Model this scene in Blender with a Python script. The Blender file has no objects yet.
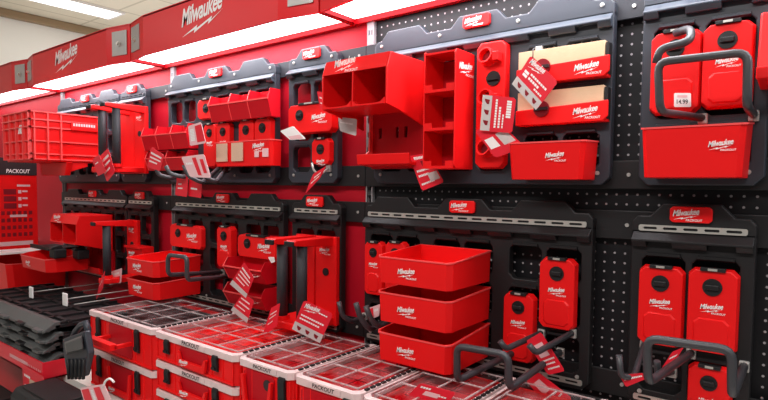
import bpy, bmesh, math, random
from mathutils import Vector, Matrix
random.seed(7)
S = bpy.context.scene
COL = S.collection
# ------------------------------------------------------------------ camera
F_PX, PHI, PITCH, ROLL, PPY = 555.0, math.radians(51.754), math.radians(2.926), math.radians(0.594), 214.87
CAM = Vector((0, -1.507, 1.5))
_F = Vector((-math.cos(PHI), math.sin(PHI), 0)); _U = Vector((0, 0, 1)); _R = _F.cross(_U)
_F2 = _F*math.cos(PITCH) - _U*math.sin(PITCH); _U2 = _U*math.cos(PITCH) + _F*math.sin(PITCH)
CR = _R*math.cos(ROLL) + _U2*math.sin(ROLL); CU = _U2*math.cos(ROLL) - _R*math.sin(ROLL); CF = _F2
cd = bpy.data.cameras.new('camera'); cam = bpy.data.objects.new('camera', cd); COL.objects.link(cam)
cam.matrix_world = Matrix(((CR.x, CU.x, -CF.x, CAM.x), (CR.y, CU.y, -CF.y, CAM.y), (CR.z, CU.z, -CF.z, CAM.z), (0, 0, 0, 1)))
cd.sensor_width = 36; cd.lens = F_PX/768*36; cd.shift_y = (PPY-200)/768
cd.clip_start = .05
S.camera = cam
def ray(px, py): return CR*((px-384)/F_PX) - CU*((py-PPY)/F_PX) + CF
def at(px, py, Y):
    r = ray(px, py); return CAM + r*((Y-CAM.y)/r.y)
def atz(px, py, Z):
    r = ray(px, py); return CAM + r*((Z-CAM.z)/r.z)
def ax(px, py, Y): return at(px, py, Y).x
# ------------------------------------------------------------------ materials
def mat(name, col, rough=.4, spec=.5, bump=0, bscale=300, metal=0, var=0, vscale=8, emit=None, estr=0, coat=0):
    m = bpy.data.materials.new(name); m.use_nodes = True
    nt = m.node_tree; b = nt.nodes['Principled BSDF']
    b.inputs['Base Color'].default_value = (*col, 1); b.inputs['Roughness'].default_value = rough
    b.inputs['Metallic'].default_value = metal; b.inputs['Specular IOR Level'].default_value = spec
    if coat: b.inputs['Coat Weight'].default_value = coat; b.inputs['Coat Roughness'].default_value = .15
    tc = nt.nodes.new('ShaderNodeTexCoord')
    if var:
        n = nt.nodes.new('ShaderNodeTexNoise'); n.inputs['Scale'].default_value = vscale; n.inputs['Detail'].default_value = 4
        nt.links.new(tc.outputs['Object'], n.inputs['Vector'])
        r = nt.nodes.new('ShaderNodeMix'); r.data_type = 'RGBA'
        r.inputs[6].default_value = (*[c*(1-var) for c in col], 1); r.inputs[7].default_value = (*[min(1, c*(1+var)) for c in col], 1)
        nt.links.new(n.outputs['Fac'], r.inputs[0]); nt.links.new(r.outputs[2], b.inputs['Base Color'])
    if bump:
        n2 = nt.nodes.new('ShaderNodeTexNoise'); n2.inputs['Scale'].default_value = bscale
        nt.links.new(tc.outputs['Object'], n2.inputs['Vector'])
        bp = nt.nodes.new('ShaderNodeBump'); bp.inputs['Strength'].default_value = bump; bp.inputs['Distance'].default_value = .002
        nt.links.new(n2.outputs['Fac'], bp.inputs['Height']); nt.links.new(bp.outputs['Normal'], b.inputs['Normal'])
    if emit:
        b.inputs['Emission Color'].default_value = (*emit, 1); b.inputs['Emission Strength'].default_value = estr
    return m
RED = mat('red_plastic', (.80, .0075, .0085), .40, .25, .06, 500, var=.05)
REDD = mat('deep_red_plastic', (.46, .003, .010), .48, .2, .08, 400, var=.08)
REDW = mat('red_wall_paint', (.44, .004, .016), .55, .2, .05, 200, var=.05, vscale=3)
REDC = mat('red_canopy_paint', (.66, .009, .014), .30, .3, var=.05, vscale=2)
GREY = mat('graphite_plastic', (.029, .034, .045), .40, .4, .12, 600, var=.12)
DARK = mat('dark_graphite_plastic', (.0125, .0115, .0125), .48, .3, .12, 500, var=.12)
BLACK = mat('black_rubber', (.007, .007, .008), .55, .4, .1, 300, var=.15)
ROD = mat('dark_grey_coated_steel', (.042, .042, .048), .42, .5, .15, 500, var=.1)
ROLL = mat('charcoal_foam_roller', (.028, .029, .034), .6, .35, .15, 400, var=.1)
STEEL = mat('bright_steel', (.62, .60, .55), .32, .5, metal=.6, var=.08, vscale=40)
GALV = mat('brushed_grey_metal', (.42, .41, .39), .4, .5, metal=.35, var=.08, vscale=30)
EDGE = mat('red_edge_highlight', (.90, .085, .085), .35, .4, var=.04)  # paler red puts edge highlights on rims, lips and ribs into the colour
REDM = mat('crimson_plastic', (.56, .005, .014), .42, .2, .06, 400, var=.06)
LGREY = mat('highlight_grey_plastic', (.075, .078, .078), .45, .4, .15, 300, var=.25)  # highlight on the black plates' sloped edges put into a lighter grey
EDGEW = mat('milky_lid_edge', (.72, .56, .55), .3, .4, var=.15, vscale=30)
WHITE = mat('white_print', (.86, .84, .83), .5, .3, var=.03)
CREAM = mat('cream_paint', (.88, .86, .80), .6, .3, var=.04, vscale=2)
CARD = mat('tan_cardboard', (.66, .47, .30), .8, .2, .2, 150, var=.08, vscale=30)
TAGR = mat('red_card', (.72, .012, .03), .4, .4, var=.04)
TAGP = mat('pink_white_card', (.80, .50, .52), .45, .4, var=.06)
TAGG = mat('grey_card_print', (.55, .52, .51), .5, .3, var=.1, vscale=120)
TAN = mat('tan_label_print', (.60, .42, .30), .55, .3, var=.15, vscale=200)
INK = mat('dark_ink', (.03, .02, .022), .6, .3, var=.05)
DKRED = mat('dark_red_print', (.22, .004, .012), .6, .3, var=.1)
CANIN = mat('white_canopy_lining', (.85, .80, .82), .5, .3, var=.02)
DIFF = mat('light_diffuser', (.9, .9, .9), .4, .3, emit=(1.0, .93, .97), estr=5.5, var=.02)
TROF = mat('ceiling_light_diffuser', (.9, .9, .9), .4, .3, emit=(1, .98, .93), estr=4.5, var=.02)
BEAM = mat('brown_wood_beam', (.33, .23, .135), .55, .3, .1, 60, var=.12, vscale=6)
FLOOR = mat('pale_floor_tile', (.55, .52, .48), .3, .5, var=.06, vscale=5)

def clear_mat():
    m = bpy.data.materials.new('clear_lid_plastic'); m.use_nodes = True; nt = m.node_tree
    out = nt.nodes['Material Output']; nt.nodes.remove(nt.nodes['Principled BSDF'])
    t = nt.nodes.new('ShaderNodeBsdfTransparent'); t.inputs[0].default_value = (1, .95, .95, 1)
    g = nt.nodes.new('ShaderNodeBsdfGlossy'); g.inputs['Roughness'].default_value = .12; g.inputs[0].default_value = (.95, .93, .95, 1)
    d = nt.nodes.new('ShaderNodeBsdfDiffuse'); d.inputs[0].default_value = (.80, .70, .72, 1)
    m1 = nt.nodes.new('ShaderNodeMixShader'); m2 = nt.nodes.new('ShaderNodeMixShader')
    n = nt.nodes.new('ShaderNodeTexNoise'); n.inputs['Scale'].default_value = 14; tc = nt.nodes.new('ShaderNodeTexCoord')
    nt.links.new(tc.outputs['Object'], n.inputs['Vector'])
    mr = nt.nodes.new('ShaderNodeMapRange'); mr.inputs[1].default_value = .35; mr.inputs[2].default_value = .75
    mr.inputs[3].default_value = .0; mr.inputs[4].default_value = .10
    nt.links.new(n.outputs['Fac'], mr.inputs[0]); nt.links.new(mr.outputs[0], m1.inputs[0])
    nt.links.new(t.outputs[0], m1.inputs[1]); nt.links.new(d.outputs[0], m1.inputs[2])
    m2.inputs[0].default_value = .07; nt.links.new(m1.outputs[0], m2.inputs[1]); nt.links.new(g.outputs[0], m2.inputs[2])
    nt.links.new(m2.outputs[0], out.inputs['Surface']); return m
CLEAR = clear_mat()
def frosted_mat():
    m = bpy.data.materials.new('frosted_lid_edge'); m.use_nodes = True; nt = m.node_tree
    out = nt.nodes['Material Output']; b = nt.nodes['Principled BSDF']
    b.inputs['Base Color'].default_value = (.72, .62, .62, 1); b.inputs['Roughness'].default_value = .25
    t = nt.nodes.new('ShaderNodeBsdfTransparent'); t.inputs[0].default_value = (.95, .9, .9, 1)
    mx = nt.nodes.new('ShaderNodeMixShader')
    n = nt.nodes.new('ShaderNodeTexNoise'); n.inputs['Scale'].default_value = 25; tc = nt.nodes.new('ShaderNodeTexCoord')
    nt.links.new(tc.outputs['Object'], n.inputs['Vector'])
    mr = nt.nodes.new('ShaderNodeMapRange'); mr.inputs[1].default_value = .3; mr.inputs[2].default_value = .7
    mr.inputs[3].default_value = .20; mr.inputs[4].default_value = .75
    nt.links.new(n.outputs['Fac'], mr.inputs[0]); nt.links.new(mr.outputs[0], mx.inputs[0])
    nt.links.new(t.outputs[0], mx.inputs[1]); nt.links.new(b.outputs[0], mx.inputs[2]); nt.links.new(mx.outputs[0], out.inputs['Surface'])
    return m
FROST = frosted_mat()
def peg_mat():      # black hardboard with one-inch rows of holes, light through them painted as pale dots
    m = mat('black_pegboard', (.004, .0035, .005), .55, .3); nt = m.node_tree; b = nt.nodes['Principled BSDF']
    tc = nt.nodes.new('ShaderNodeTexCoord'); sep = nt.nodes.new('ShaderNodeSeparateXYZ'); nt.links.new(tc.outputs['Object'], sep.inputs[0])
    def fr(o):
        a = nt.nodes.new('ShaderNodeMath'); a.operation = 'DIVIDE'; nt.links.new(o, a.inputs[0]); a.inputs[1].default_value = .0254
        f = nt.nodes.new('ShaderNodeMath'); f.operation = 'FRACT'; nt.links.new(a.outputs[0], f.inputs[0])
        s = nt.nodes.new('ShaderNodeMath'); s.operation = 'SUBTRACT'; nt.links.new(f.outputs[0], s.inputs[0]); s.inputs[1].default_value = .5
        return s.outputs[0]
    c = nt.nodes.new('ShaderNodeCombineXYZ'); nt.links.new(fr(sep.outputs[0]), c.inputs[0]); nt.links.new(fr(sep.outputs[2]), c.inputs[1])
    l = nt.nodes.new('ShaderNodeVectorMath'); l.operation = 'LENGTH'; nt.links.new(c.outputs[0], l.inputs[0])
    lt = nt.nodes.new('ShaderNodeMath'); lt.operation = 'LESS_THAN'; nt.links.new(l.outputs['Value'], lt.inputs[0]); lt.inputs[1].default_value = .115
    mx = nt.nodes.new('ShaderNodeMix'); mx.data_type = 'RGBA'; mx.inputs[6].default_value = (.004, .0035, .005, 1); mx.inputs[7].default_value = (.34, .31, .32, 1)
    nt.links.new(lt.outputs[0], mx.inputs[0]); nt.links.new(mx.outputs[2], b.inputs['Base Color']); return m
PEG = peg_mat()
def tile_mat():
    m = mat('beige_ceiling_tile', (.60, .55, .45), .8, .2); nt = m.node_tree; b = nt.nodes['Principled BSDF']
    tc = nt.nodes.new('ShaderNodeTexCoord'); br = nt.nodes.new('ShaderNodeTexBrick')
    br.offset = 0; br.inputs['Scale'].default_value = 1; br.inputs['Brick Width'].default_value = .61; br.inputs['Row Height'].default_value = 1.22
    br.inputs['Mortar Size'].default_value = .012
    br.inputs['Color1'].default_value = (.80, .74, .60, 1); br.inputs['Color2'].default_value = (.77, .71, .575, 1); br.inputs['Mortar'].default_value = (.60, .55, .43, 1)
    nt.links.new(tc.outputs['Object'], br.inputs['Vector']); nt.links.new(br.outputs['Color'], b.inputs['Base Color']); return m
TILE = tile_mat()
# ------------------------------------------------------------------ mesh builder
class MB:
    def __init__(s): s.v = []; s.f = []; s.sm = []
    def add(s, v, f, smooth=False):
        n = len(s.v); s.v += [Vector(p) for p in v]; s.f += [[i+n for i in q] for q in f]; s.sm += [smooth]*len(f); return s
    def box(s, x0, x1, y0, y1, z0, z1):
        v = [(x, y, z) for x in (x0, x1) for y in (y0, y1) for z in (z0, z1)]
        return s.add(v, [(0, 1, 3, 2), (4, 6, 7, 5), (0, 4, 5, 1), (2, 3, 7, 6), (0, 2, 6, 4), (1, 5, 7, 3)])
    def prism(s, pts, a, b, axis='y'):        # polygon pts extruded from a to b. axis y: pts=(x,z); x: pts=(y,z); z: pts=(x,y)
        def mk(p, t):
            return {'y': (p[0], t, p[1]), 'x': (t, p[0], p[1]), 'z': (p[0], p[1], t)}[axis]
        n = len(pts); v = [mk(p, a) for p in pts]+[mk(p, b) for p in pts]
        f = [list(range(n))[::-1], list(range(n, 2*n))]+[(i, (i+1) % n, n+(i+1) % n, n+i) for i in range(n)]
        return s.add(v, f)
    def loft(s, A, B, capA=True, capB=True):
        n = len(A); f = [(i, (i+1) % n, n+(i+1) % n, n+i) for i in range(n)]
        if capA: f.append(list(range(n))[::-1])
        if capB: f.append(list(range(n, 2*n)))
        return s.add(list(A)+list(B), f)
    def tube(s, pts, r, n=10):
        pts = [Vector(p) for p in pts]; rings = []
        t0 = (pts[1]-pts[0]).normalized(); up = Vector((0, 0, 1)) if abs(t0.z) < .9 else Vector((1, 0, 0))
        nrm = t0.cross(up).normalized()
        for i, p in enumerate(pts):
            if i == 0: t = pts[1]-p
            elif i == len(pts)-1: t = p-pts[-2]
            else: t = (pts[i+1]-p).normalized()+(p-pts[i-1]).normalized()
            t.normalize(); nrm = (nrm-t*nrm.dot(t)).normalized(); bn = t.cross(nrm)
            rings.append([p+(nrm*math.cos(2*math.pi*k/n)+bn*math.sin(2*math.pi*k/n))*r for k in range(n)])
        v = [q for R in rings for q in R]; f = []
        for i in range(len(rings)-1):
            for k in range(n): f.append((i*n+k, i*n+(k+1) % n, (i+1)*n+(k+1) % n, (i+1)*n+k))
        s.add(v, f, True); m = len(s.v)-len(v)
        s.f += [[m+k for k in range(n)][::-1], [m+(len(rings)-1)*n+k for k in range(n)]]; s.sm += [False, False]
        return s
    def cyl(s, c, d, r, h, n=20, r2=None):   # from c along d
        c = Vector(c); d = Vector(d).normalized(); u = d.cross(Vector((0, 0, 1)) if abs(d.z) < .9 else Vector((1, 0, 0))).normalized(); w = d.cross(u)
        r2 = r if r2 is None else r2
        A = [c+(u*math.cos(2*math.pi*k/n)+w*math.sin(2*math.pi*k/n))*r for k in range(n)]
        B = [c+d*h+(u*math.cos(2*math.pi*k/n)+w*math.sin(2*math.pi*k/n))*r2 for k in range(n)]
        return s.loft(A, B)
    def flat(s, cache, o, ux, uz):
        o = Vector(o); ux = Vector(ux); uz = Vector(uz)
        nn = ux.cross(uz).normalized(); dp = cache[2] if len(cache) > 2 else [0]*len(cache[0])
        return s.add([o+ux*p[0]+uz*p[1]+nn*d for p, d in zip(cache[0], dp)], cache[1])
    def quad(s, a, b, c, d): return s.add([a, b, c, d], [(0, 1, 2, 3)])
ROOTLOC = {}
def link(name, mb, m, parent=None, bevel=0):
    me = bpy.data.meshes.new(name); off = Vector((0, 0, 0)); p = parent
    while p is not None: off += p.location; p = p.parent
    me.from_pydata([tuple(v-off) for v in mb.v], [], mb.f); me.materials.append(m)
    me.polygons.foreach_set('use_smooth', mb.sm); me.update()
    b = bmesh.new(); b.from_mesh(me); bmesh.ops.recalc_face_normals(b, faces=b.faces); b.to_mesh(me); b.free()
    o = bpy.data.objects.new(name, me); COL.objects.link(o)
    if parent is not None: o.parent = parent
    if bevel:
        md = o.modifiers.new('bevel', 'BEVEL'); md.width = bevel; md.segments = 2; md.limit_method = 'ANGLE'; md.angle_limit = .6
    return o
def thing(name, label, cat, loc, group=None):
    o = bpy.data.objects.new(name, None); o.empty_display_size = .05; COL.objects.link(o); o.location = loc
    o['label'] = label; o['category'] = cat
    if group: o['group'] = group
    return o
def tag(o, label, cat, group=None, kind=None):
    o['label'] = label; o['category'] = cat
    if group: o['group'] = group
    if kind: o['kind'] = kind
    return o
def solo(name, mb, m, label, cat, group=None, bevel=0):      # one-mesh thing with its origin at its base
    c = sum(mb.v, Vector())/len(mb.v); zb = min(v.z for v in mb.v); base = Vector((c.x, c.y, zb))
    for i, v in enumerate(mb.v): mb.v[i] = v-base
    o = link(name, mb, m, None, bevel); o.location = base
    return tag(o, label, cat, group)
def struct(name, mb, m, bevel=0):
    o = link(name, mb, m, None, bevel); o['kind'] = 'structure'; return o
def dup(root, d, label, group=None):
    r = root.copy(); COL.objects.link(r); r.location = root.location+Vector(d); r['label'] = label
    if group: r['group'] = group
    for ch in list(root.children):
        c = ch.copy(); COL.objects.link(c); c.parent = r
        for g in list(ch.children):
            k = g.copy(); COL.objects.link(k); k.parent = c
    return r
# ------------------------------------------------------------------ lettering and marks (flat outlines, unit width)
def text_cache(txt, shear=0, bold=0, space=1.0):
    cu = bpy.data.curves.new('t', 'FONT'); cu.body = txt; cu.shear = shear; cu.offset = bold; cu.space_character = space; cu.resolution_u = 3
    o = bpy.data.objects.new('t', cu); COL.objects.link(o); dg = bpy.context.evaluated_depsgraph_get()
    me = bpy.data.meshes.new_from_object(o.evaluated_get(dg)); bpy.data.objects.remove(o)
    vs = [(v.co.x, v.co.y) for v in me.vertices]; fs = [list(p.vertices) for p in me.polygons]
    x0 = min(a for a, b in vs); x1 = max(a for a, b in vs); w = x1-x0; y0 = min(b for a, b in vs)
    bpy.data.meshes.remove(me)
    return ([((a-x0)/w, (b-y0)/w) for a, b in vs], fs)
def script_logo():
    # condensed slanted lettering on a rising baseline with a jagged bolt below
    vs, fs = text_cache('Milwaukee', .28, .022, .93)
    hm = max(y for x, y in vs)
    vs = [(x, y/hm*.285+.155+.12*x) for x, y in vs]
    n = len(vs)
    vs = vs+[(0, 0), (.40, .135), (.385, .085), (.76, .205), (.735, .15), (1.02, .27), (.66, .095), (.68, .150), (.31, .02), (.335, .075)]
    return vs, fs+[list(range(n, n+10))]
LOGO = script_logo()        # width about 1, height about .57
PK = text_cache('PACKOUT', .12, .02)
def logo(parent, o, ux, uz, w, m=WHITE, sub=True, rise=.0, name='logo'):
    """brand mark w wide, lower left corner at o on a face with axes ux, uz"""
    ux = Vector(ux).normalized(); uz = Vector(uz).normalized(); mb = MB(); o = Vector(o)
    X = (ux+uz*rise).normalized()
    mb.flat(LOGO, o, X*w, uz*w*.92)
    if sub: mb.flat(PK, o+ux*w*.50-uz*w*.05, ux*w*.62, uz*w*.62)
    return link(name, mb, m, parent)
def flogo(parent, x, y, z, w, m=WHITE, sub=True): return logo(parent, (x, y-.0015, z), (1, 0, 0), (0, 0, 1), w, m, sub)
def holed(outer, holes, y0, y1):      # plate in the XZ plane with see-through windows
    cu = bpy.data.curves.new('p', 'CURVE'); cu.dimensions = '2D'; cu.fill_mode = 'BOTH'; cu.extrude = (y1-y0)/2
    for L in [outer]+holes:
        sp = cu.splines.new('POLY'); sp.points.add(len(L)-1)
        for q, (a, b) in zip(sp.points, L): q.co = (a, b, 0, 1)
        sp.use_cyclic_u = True
    o = bpy.data.objects.new('p', cu); COL.objects.link(o); dg = bpy.context.evaluated_depsgraph_get()
    me = bpy.data.meshes.new_from_object(o.evaluated_get(dg)); bpy.data.objects.remove(o)
    mb = MB(); yc = (y0+y1)/2
    mb.add([(v.co.x, yc-v.co.z, v.co.y) for v in me.vertices], [list(p.vertices) for p in me.polygons]); bpy.data.meshes.remove(me)
    b = bmesh.new(); tm = bpy.data.meshes.new('x'); tm.from_pydata([tuple(v) for v in mb.v], [], mb.f); b.from_mesh(tm)
    bmesh.ops.remove_doubles(b, verts=b.verts, dist=1e-5); b.verts.index_update()
    r = MB(); r.add([v.co.copy() for v in b.verts], [[v.index for v in f.verts] for f in b.faces]); b.free(); bpy.data.meshes.remove(tm)
    return r
def oct_(x0, x1, z0, z1, c):
    return [(x0+c, z0), (x1-c, z0), (x1, z0+c), (x1, z1-c), (x1-c, z1), (x0+c, z1), (x0, z1-c), (x0, z0+c)]
# ================================================================== SETTING
XB = [-3.79, -2.555, -1.322, -.10, 1.13]; XU = [-3.745, -2.49, -1.245]          # bay boundaries along the wall
struct('floor', MB().box(-7.2, 3, -4, 4, -.05, 0), FLOOR)
struct('wall_back_red', MB().box(-4.98, -1.258, 0, .04, 0, 2.075), REDW)
struct('wall_back_black', MB().box(-1.258, 1.13, 0, .04, 0, 2.075), PEG)
ZC = 3.2
struct('ceiling', MB().box(-7.2, 3, -4, 4, ZC, ZC+.05), TILE)
struct('wall_left', MB().box(-6.46, -6.40, -4, 4, 0, ZC), CREAM)
struct('trim_1', MB().box(-6.40, -6.33, -4, 4, ZC-.075, ZC), BEAM, .01)
def troffer(x, y, label):
    t = thing('ceiling_light', label, 'ceiling light', (x, y, ZC-.03), 'recessed ceiling lights')
    fr = MB()
    for a in ((-.16, -.14, -.6, .6), (.14, .16, -.6, .6), (-.14, .14, -.6, -.575), (-.14, .14, .575, .6)):
        fr.box(x+a[0], x+a[1], y+a[2], y+a[3], ZC-.02, ZC)
    link('frame', fr, WHITE, t); link('diffuser', MB().box(x-.14, x+.14, y-.575, y+.575, ZC-.014, ZC-.002), TROF, t)
    return t
t0 = troffer(-5.66, .69, 'white strip light panel in the beige ceiling above the red canopies')
# ================================================================== CANOPIES
def canopy(x0, x1, label, lg=True):
    t = thing('canopy', label, 'lit canopy', ((x0+x1)/2, -.1, 2.07), 'lit red canopies over the bays')
    zb, zt, yf, ye, c = 2.07, 2.245, -.215, -.185, .17
    prof = [(x0+.004, ye), (x0+c, yf), (x1-c, yf), (x1-.004, ye)]
    f = MB(); th = .012
    back = [(a, b+th) for a, b in prof]
    for i in range(3):
        (xa, ya), (xb, yb) = prof[i], prof[i+1]
        f.prism([(xa, ya), (xb, yb), (xb, yb+th), (xa, ya+th)], zb, zt, 'z')
    link('fascia', f, REDC, t)
    tp = MB().prism(prof+[(x1-.004, -.005), (x0+.004, -.005)], zt-.01, zt-.004, 'z')
    for xx in (x0+.003, x1-.013): tp.box(xx, xx+.01, ye+.01, -.002, zb, zt-.01)
    link('housing', tp, REDC, t)
    d = MB().prism([(x0+.02, ye+.016), (x0+c, yf+.016), (x1-c, yf+.016), (x1-.02, ye+.016), (x1-.02, -.03), (x0+.02, -.03)], zb+.012, zb+.018, 'z')
    link('diffuser', d, DIFF, t)
    tr = MB(); tr.box(x0+.006, x1-.006, -.024, -.004, zb-.004, zb+.012)
    for xx in (x0+.006, x1-.014): tr.box(xx, xx+.008, ye+.014, -.024, zb, zb+.012)
    link('edge_trim', tr, REDD, t)
    for (xa, ya, xb, yb) in ((x0, ye, x0+c, yf), (x1-c, yf, x1, ye)):
        A = Vector((xa, ya, 0)); B = Vector((xb, yb, 0)); u = (B-A).normalized(); n = Vector((u.y, -u.x, 0))
        a = A+u*.022+n*.001 if xa == x0 else A+u*.045+n*.001
        b = a+u*.105
        pl = MB().loft([a+Vector((0, 0, 2.105)), b+Vector((0, 0, 2.105)), b+Vector((0, 0, 2.218)), a+Vector((0, 0, 2.218))],
                       [q+n*.003+Vector((0, 0, z)) for q, z in ((a, 2.105), (b, 2.105), (b, 2.218), (a, 2.218))])
        bp = link('bracket_plate', pl, GALV, t)
        m = (a+b)/2+Vector((0, 0, 2.158))+n*.003
        link('bolt', MB().cyl(m, n, .013, .006, 12).cyl(m+n*.006, n, .008, .008, 6), STEEL, bp)
    if lg:
        xm = (x0+x1)/2 - .01
        logo(t, (xm-.13, yf-.0015, 2.098), (1, 0, 0), (0, 0, 1), .275, WHITE, False)
    return t
canopy(XB[0]-1.225, XB[0], 'lit red canopy at the far left end, only its right end and bracket in view', False)
canopy(XB[0], XB[1], 'lit red canopy above the slotted red crate, second from the left')
canopy(XB[1], XB[2], 'lit red canopy in the centre with the large white script logo')
canopy(XB[2], XB[3], 'lit red canopy at the right, its bright underside cut off by the frame top')
UPR = mat('pale_grey_upright_paint', (.26, .25, .26), .5, .3, var=.05)
# ================================================================== UPRIGHTS AND MOUNTING RAILS
for x, lb in ((XU[0], 'white slotted upright beside the printed red sign panel'), (XU[1], 'white slotted upright left of the central wall plates'),
              (XU[2], 'white slotted upright between the red wall and the black pegboard')):
    h = [[(x+s-.003, z), (x+s+.003, z), (x+s+.003, z+.018), (x+s-.003, z+.018)] for z in [.62+.05*k for k in range(29)] for s in (-.005, .007)]
    mb = holed([(x-.014, .38), (x+.016, .38), (x+.016, 2.066), (x-.014, 2.066)], h, -.0145, -.001)
    t = solo('upright', mb, UPR, lb, 'upright', 'slotted uprights')
RAILM = mat('slate_rail_plastic', (.018, .019, .024), .5, .3, var=.1)
RZ = ((1.925, 1.985, 'top'), (1.50, 1.572, 'second'), (1.372, 1.445, 'third'), (.965, 1.03, 'lowest'))
BAYN = ('left bay', 'central bay', 'right bay')
for bi in range(3):
    for z0, z1, nm in RZ:
        xa, xb = XU[bi]-.01, (XU+[1.1])[bi+1]-.012
        if bi == 2: xb = 1.1
        t = thing('mounting_rail', 'dark horizontal mounting rail, %s of four behind the wall plates of the %s' % (nm, BAYN[bi]), 'rail', ((xa+xb)/2, -.01, z0), 'mounting rails behind the plates')
        link('bar', MB().box(xa, xb, -.022, -.015, z0, z1), RAILM if z0 > 1.6 else DARK, t, .002)
        for xx in (xb-.72, xb-.36, xb-.03) if bi < 2 else (-.385, -.02):
            link('bolt', MB().cyl((xx, -.022, (z0+z1)/2), (0, -1, 0), .005, .003, 8), GALV, t)
# ================================================================== WALL PLATES
def wall_plate(x0, nsec, zb, label, strip, mt, group):
    """moulded tool-storage wall plate: windowed body, profiled header, ledge, badge, bolts"""
    w = .257*nsec; x1 = x0+w; xc = (x0+x1)/2; zt = zb+.435
    t = thing('wall_plate', label, 'wall plate', (xc, -.03, zb), group)
    holes = []
    for s in range(nsec):
        xs = x0+.257*s
        for r in range(3):
            z1 = zb+.375-.118*r; z0 = z1-.098
            for a in (.026, .135): holes.append(oct_(xs+a, xs+a+.094, z0, z1, .014))
    out = [(x0+.02, zb), (x1-.02, zb), (x1, zb+.02), (x1, zt), (x0, zt), (x0, zb+.02)]
    for s in range(nsec):      # shallow notch pairs along the foot
        pass
    link('body', holed(out, holes, -.05, -.0225), mt, t, .003)
    # raised window rims and catch cleats
    for s in range(nsec):
        xs = x0+.257*s
        for r in range(3):
            z1 = zb+.375-.118*r
            for a in (.026, .135):
                link('catch', MB().prism([(-.05, z1+.006), (-.056, z1+.004), (-.056, z1-.002), (-.05, z1-.006)], xs+a+.01, xs+a+.084, 'x'), mt, t)
    # header outline
    H = [(x0, zt-.01), (x1, zt-.01), (x1, zt+.02), (x1-.012, zt+.034)]
    top, bump = zt+.034, zt+.064
    if nsec == 3: bumps = [(x1-.20, x1-.075), (xc-.062, xc+.062), (x0+.055, x0+.18)]
    else: bumps = [(xc-.060, xc+.060)]
    for a, b in bumps: H += [(b+.028, top), (b, bump), (a, bump), (a-.028, top)]
    H += [(x0+.012, top), (x0, zt+.02)]
    link('header', MB().prism(H, -.05, -.0225, 'y'), mt, t, .003)
    # sloping ledge with slots
    zl = zb+.430
    lg = MB(); k = nsec*2; g = w/k
    lg.prism([(-.05, zl), (-.070, zl-.018), (-.070, zl-.023), (-.05, zl-.023)], x0+.003, x1-.003, 'x')
    for i in range(k+1):
        a = x0+.003 if i == 0 else x0+g*(i-.5)+.028; b = x1-.003 if i == k else x0+g*(i+.5)-.028
        lg.prism([(-.05, zl-.023), (-.070, zl-.023), (-.062, zl-.036), (-.05, zl-.036)], a, b, 'x')
    link('ledge', lg, LEDGE if mt is GREY else mt, t, .0015)
    if strip:
        for zz in ((zt-.003, zb+.012) if strip == 2 else (zt-.003,)):
            n = nsec*5; st = []
            for i in range(n):
                a = x0+.02+(w-.04)*(i+.15)/n; b = x0+.02+(w-.04)*(i+.85)/n
                st.append(oct_(a, b, zz+.0045, zz+.0105, .002))
            link('steel_strip', holed(oct_(x0+.016, x1-.016, zz, zz+.015, .003), st, -.0535, -.0505), STEEL if mt is DARK else GREY, t)
    bz = zt+.027
    bd = link('badge', MB().prism(oct_(xc-.044, xc+.044, bz-.006, bz+.031, .006), -.058, -.05, 'y'), RED, t, .002)
    flogo(bd, xc-.037, -.058, bz+.000, .055)
    for xx in ([x0+.03, x1-.03]+([x0+.257, x1-.257] if nsec == 3 else [])):
        for zz in ((zt+.018, zb+.03) if not strip else (zb+.034,)):
            link('bolt', MB().cyl((xx, -.05, zz), (0, -1, 0), .0055, .003, 10).cyl((xx, -.053, zz), (0, -1, 0), .003, .002, 6), GALV, t)
    return t
GP = 'tool storage wall plates'
LEDGE = mat('lit_ledge_plastic', (.040, .050, .066), .28, .5, .08, 500, var=.1)  # upper ledges: bluish canopy reflection put into the plastic colour
wall_plate(-3.72, 3, 1.51, 'large graphite wall plate behind the slotted red crate, upper left', 1, GREY, GP)
wall_plate(-2.93, 1, 1.51, 'narrow graphite wall plate behind the two-roller frame, upper left', 1, GREY, GP)
wall_plate(-2.468, 3, 1.51, 'large graphite wall plate in the upper centre holding small red parts bins', 0, GREY, GP)
wall_plate(-1.62, 1, 1.51, 'narrow graphite wall plate under the seam of the centre and right canopies', 0, GREY, GP)
wall_plate(-1.195, 3, 1.51, 'large graphite wall plate at upper right holding the deep red tool station', 0, GREY, GP)
wall_plate(-.356, 1, 1.51, 'narrow graphite wall plate at top right behind a grey wire loop', 0, GREY, GP)
wall_plate(-3.645, 3, .967, 'large black wall plate with steel strip, lower left behind the red tool station', 2, DARK, GP)
wall_plate(-2.865, 1, .967, 'narrow black wall plate, lower left behind the single roller arm', 2, DARK, GP)
wall_plate(-2.42, 3, .967, 'large black wall plate with steel strip, lower centre above the clear-lid cases', 2, DARK, GP)
wall_plate(-1.60, 1, .967, 'narrow black wall plate behind the two-roller frame, lower centre', 2, DARK, GP)
wall_plate(-1.232, 3, .967, 'large black wall plate with long steel strip behind three stacked red trays', 2, DARK, GP)
wall_plate(-.366, 1, .967, 'narrow black wall plate with steel strip at the lower right corner', 2, DARK, GP)
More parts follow.
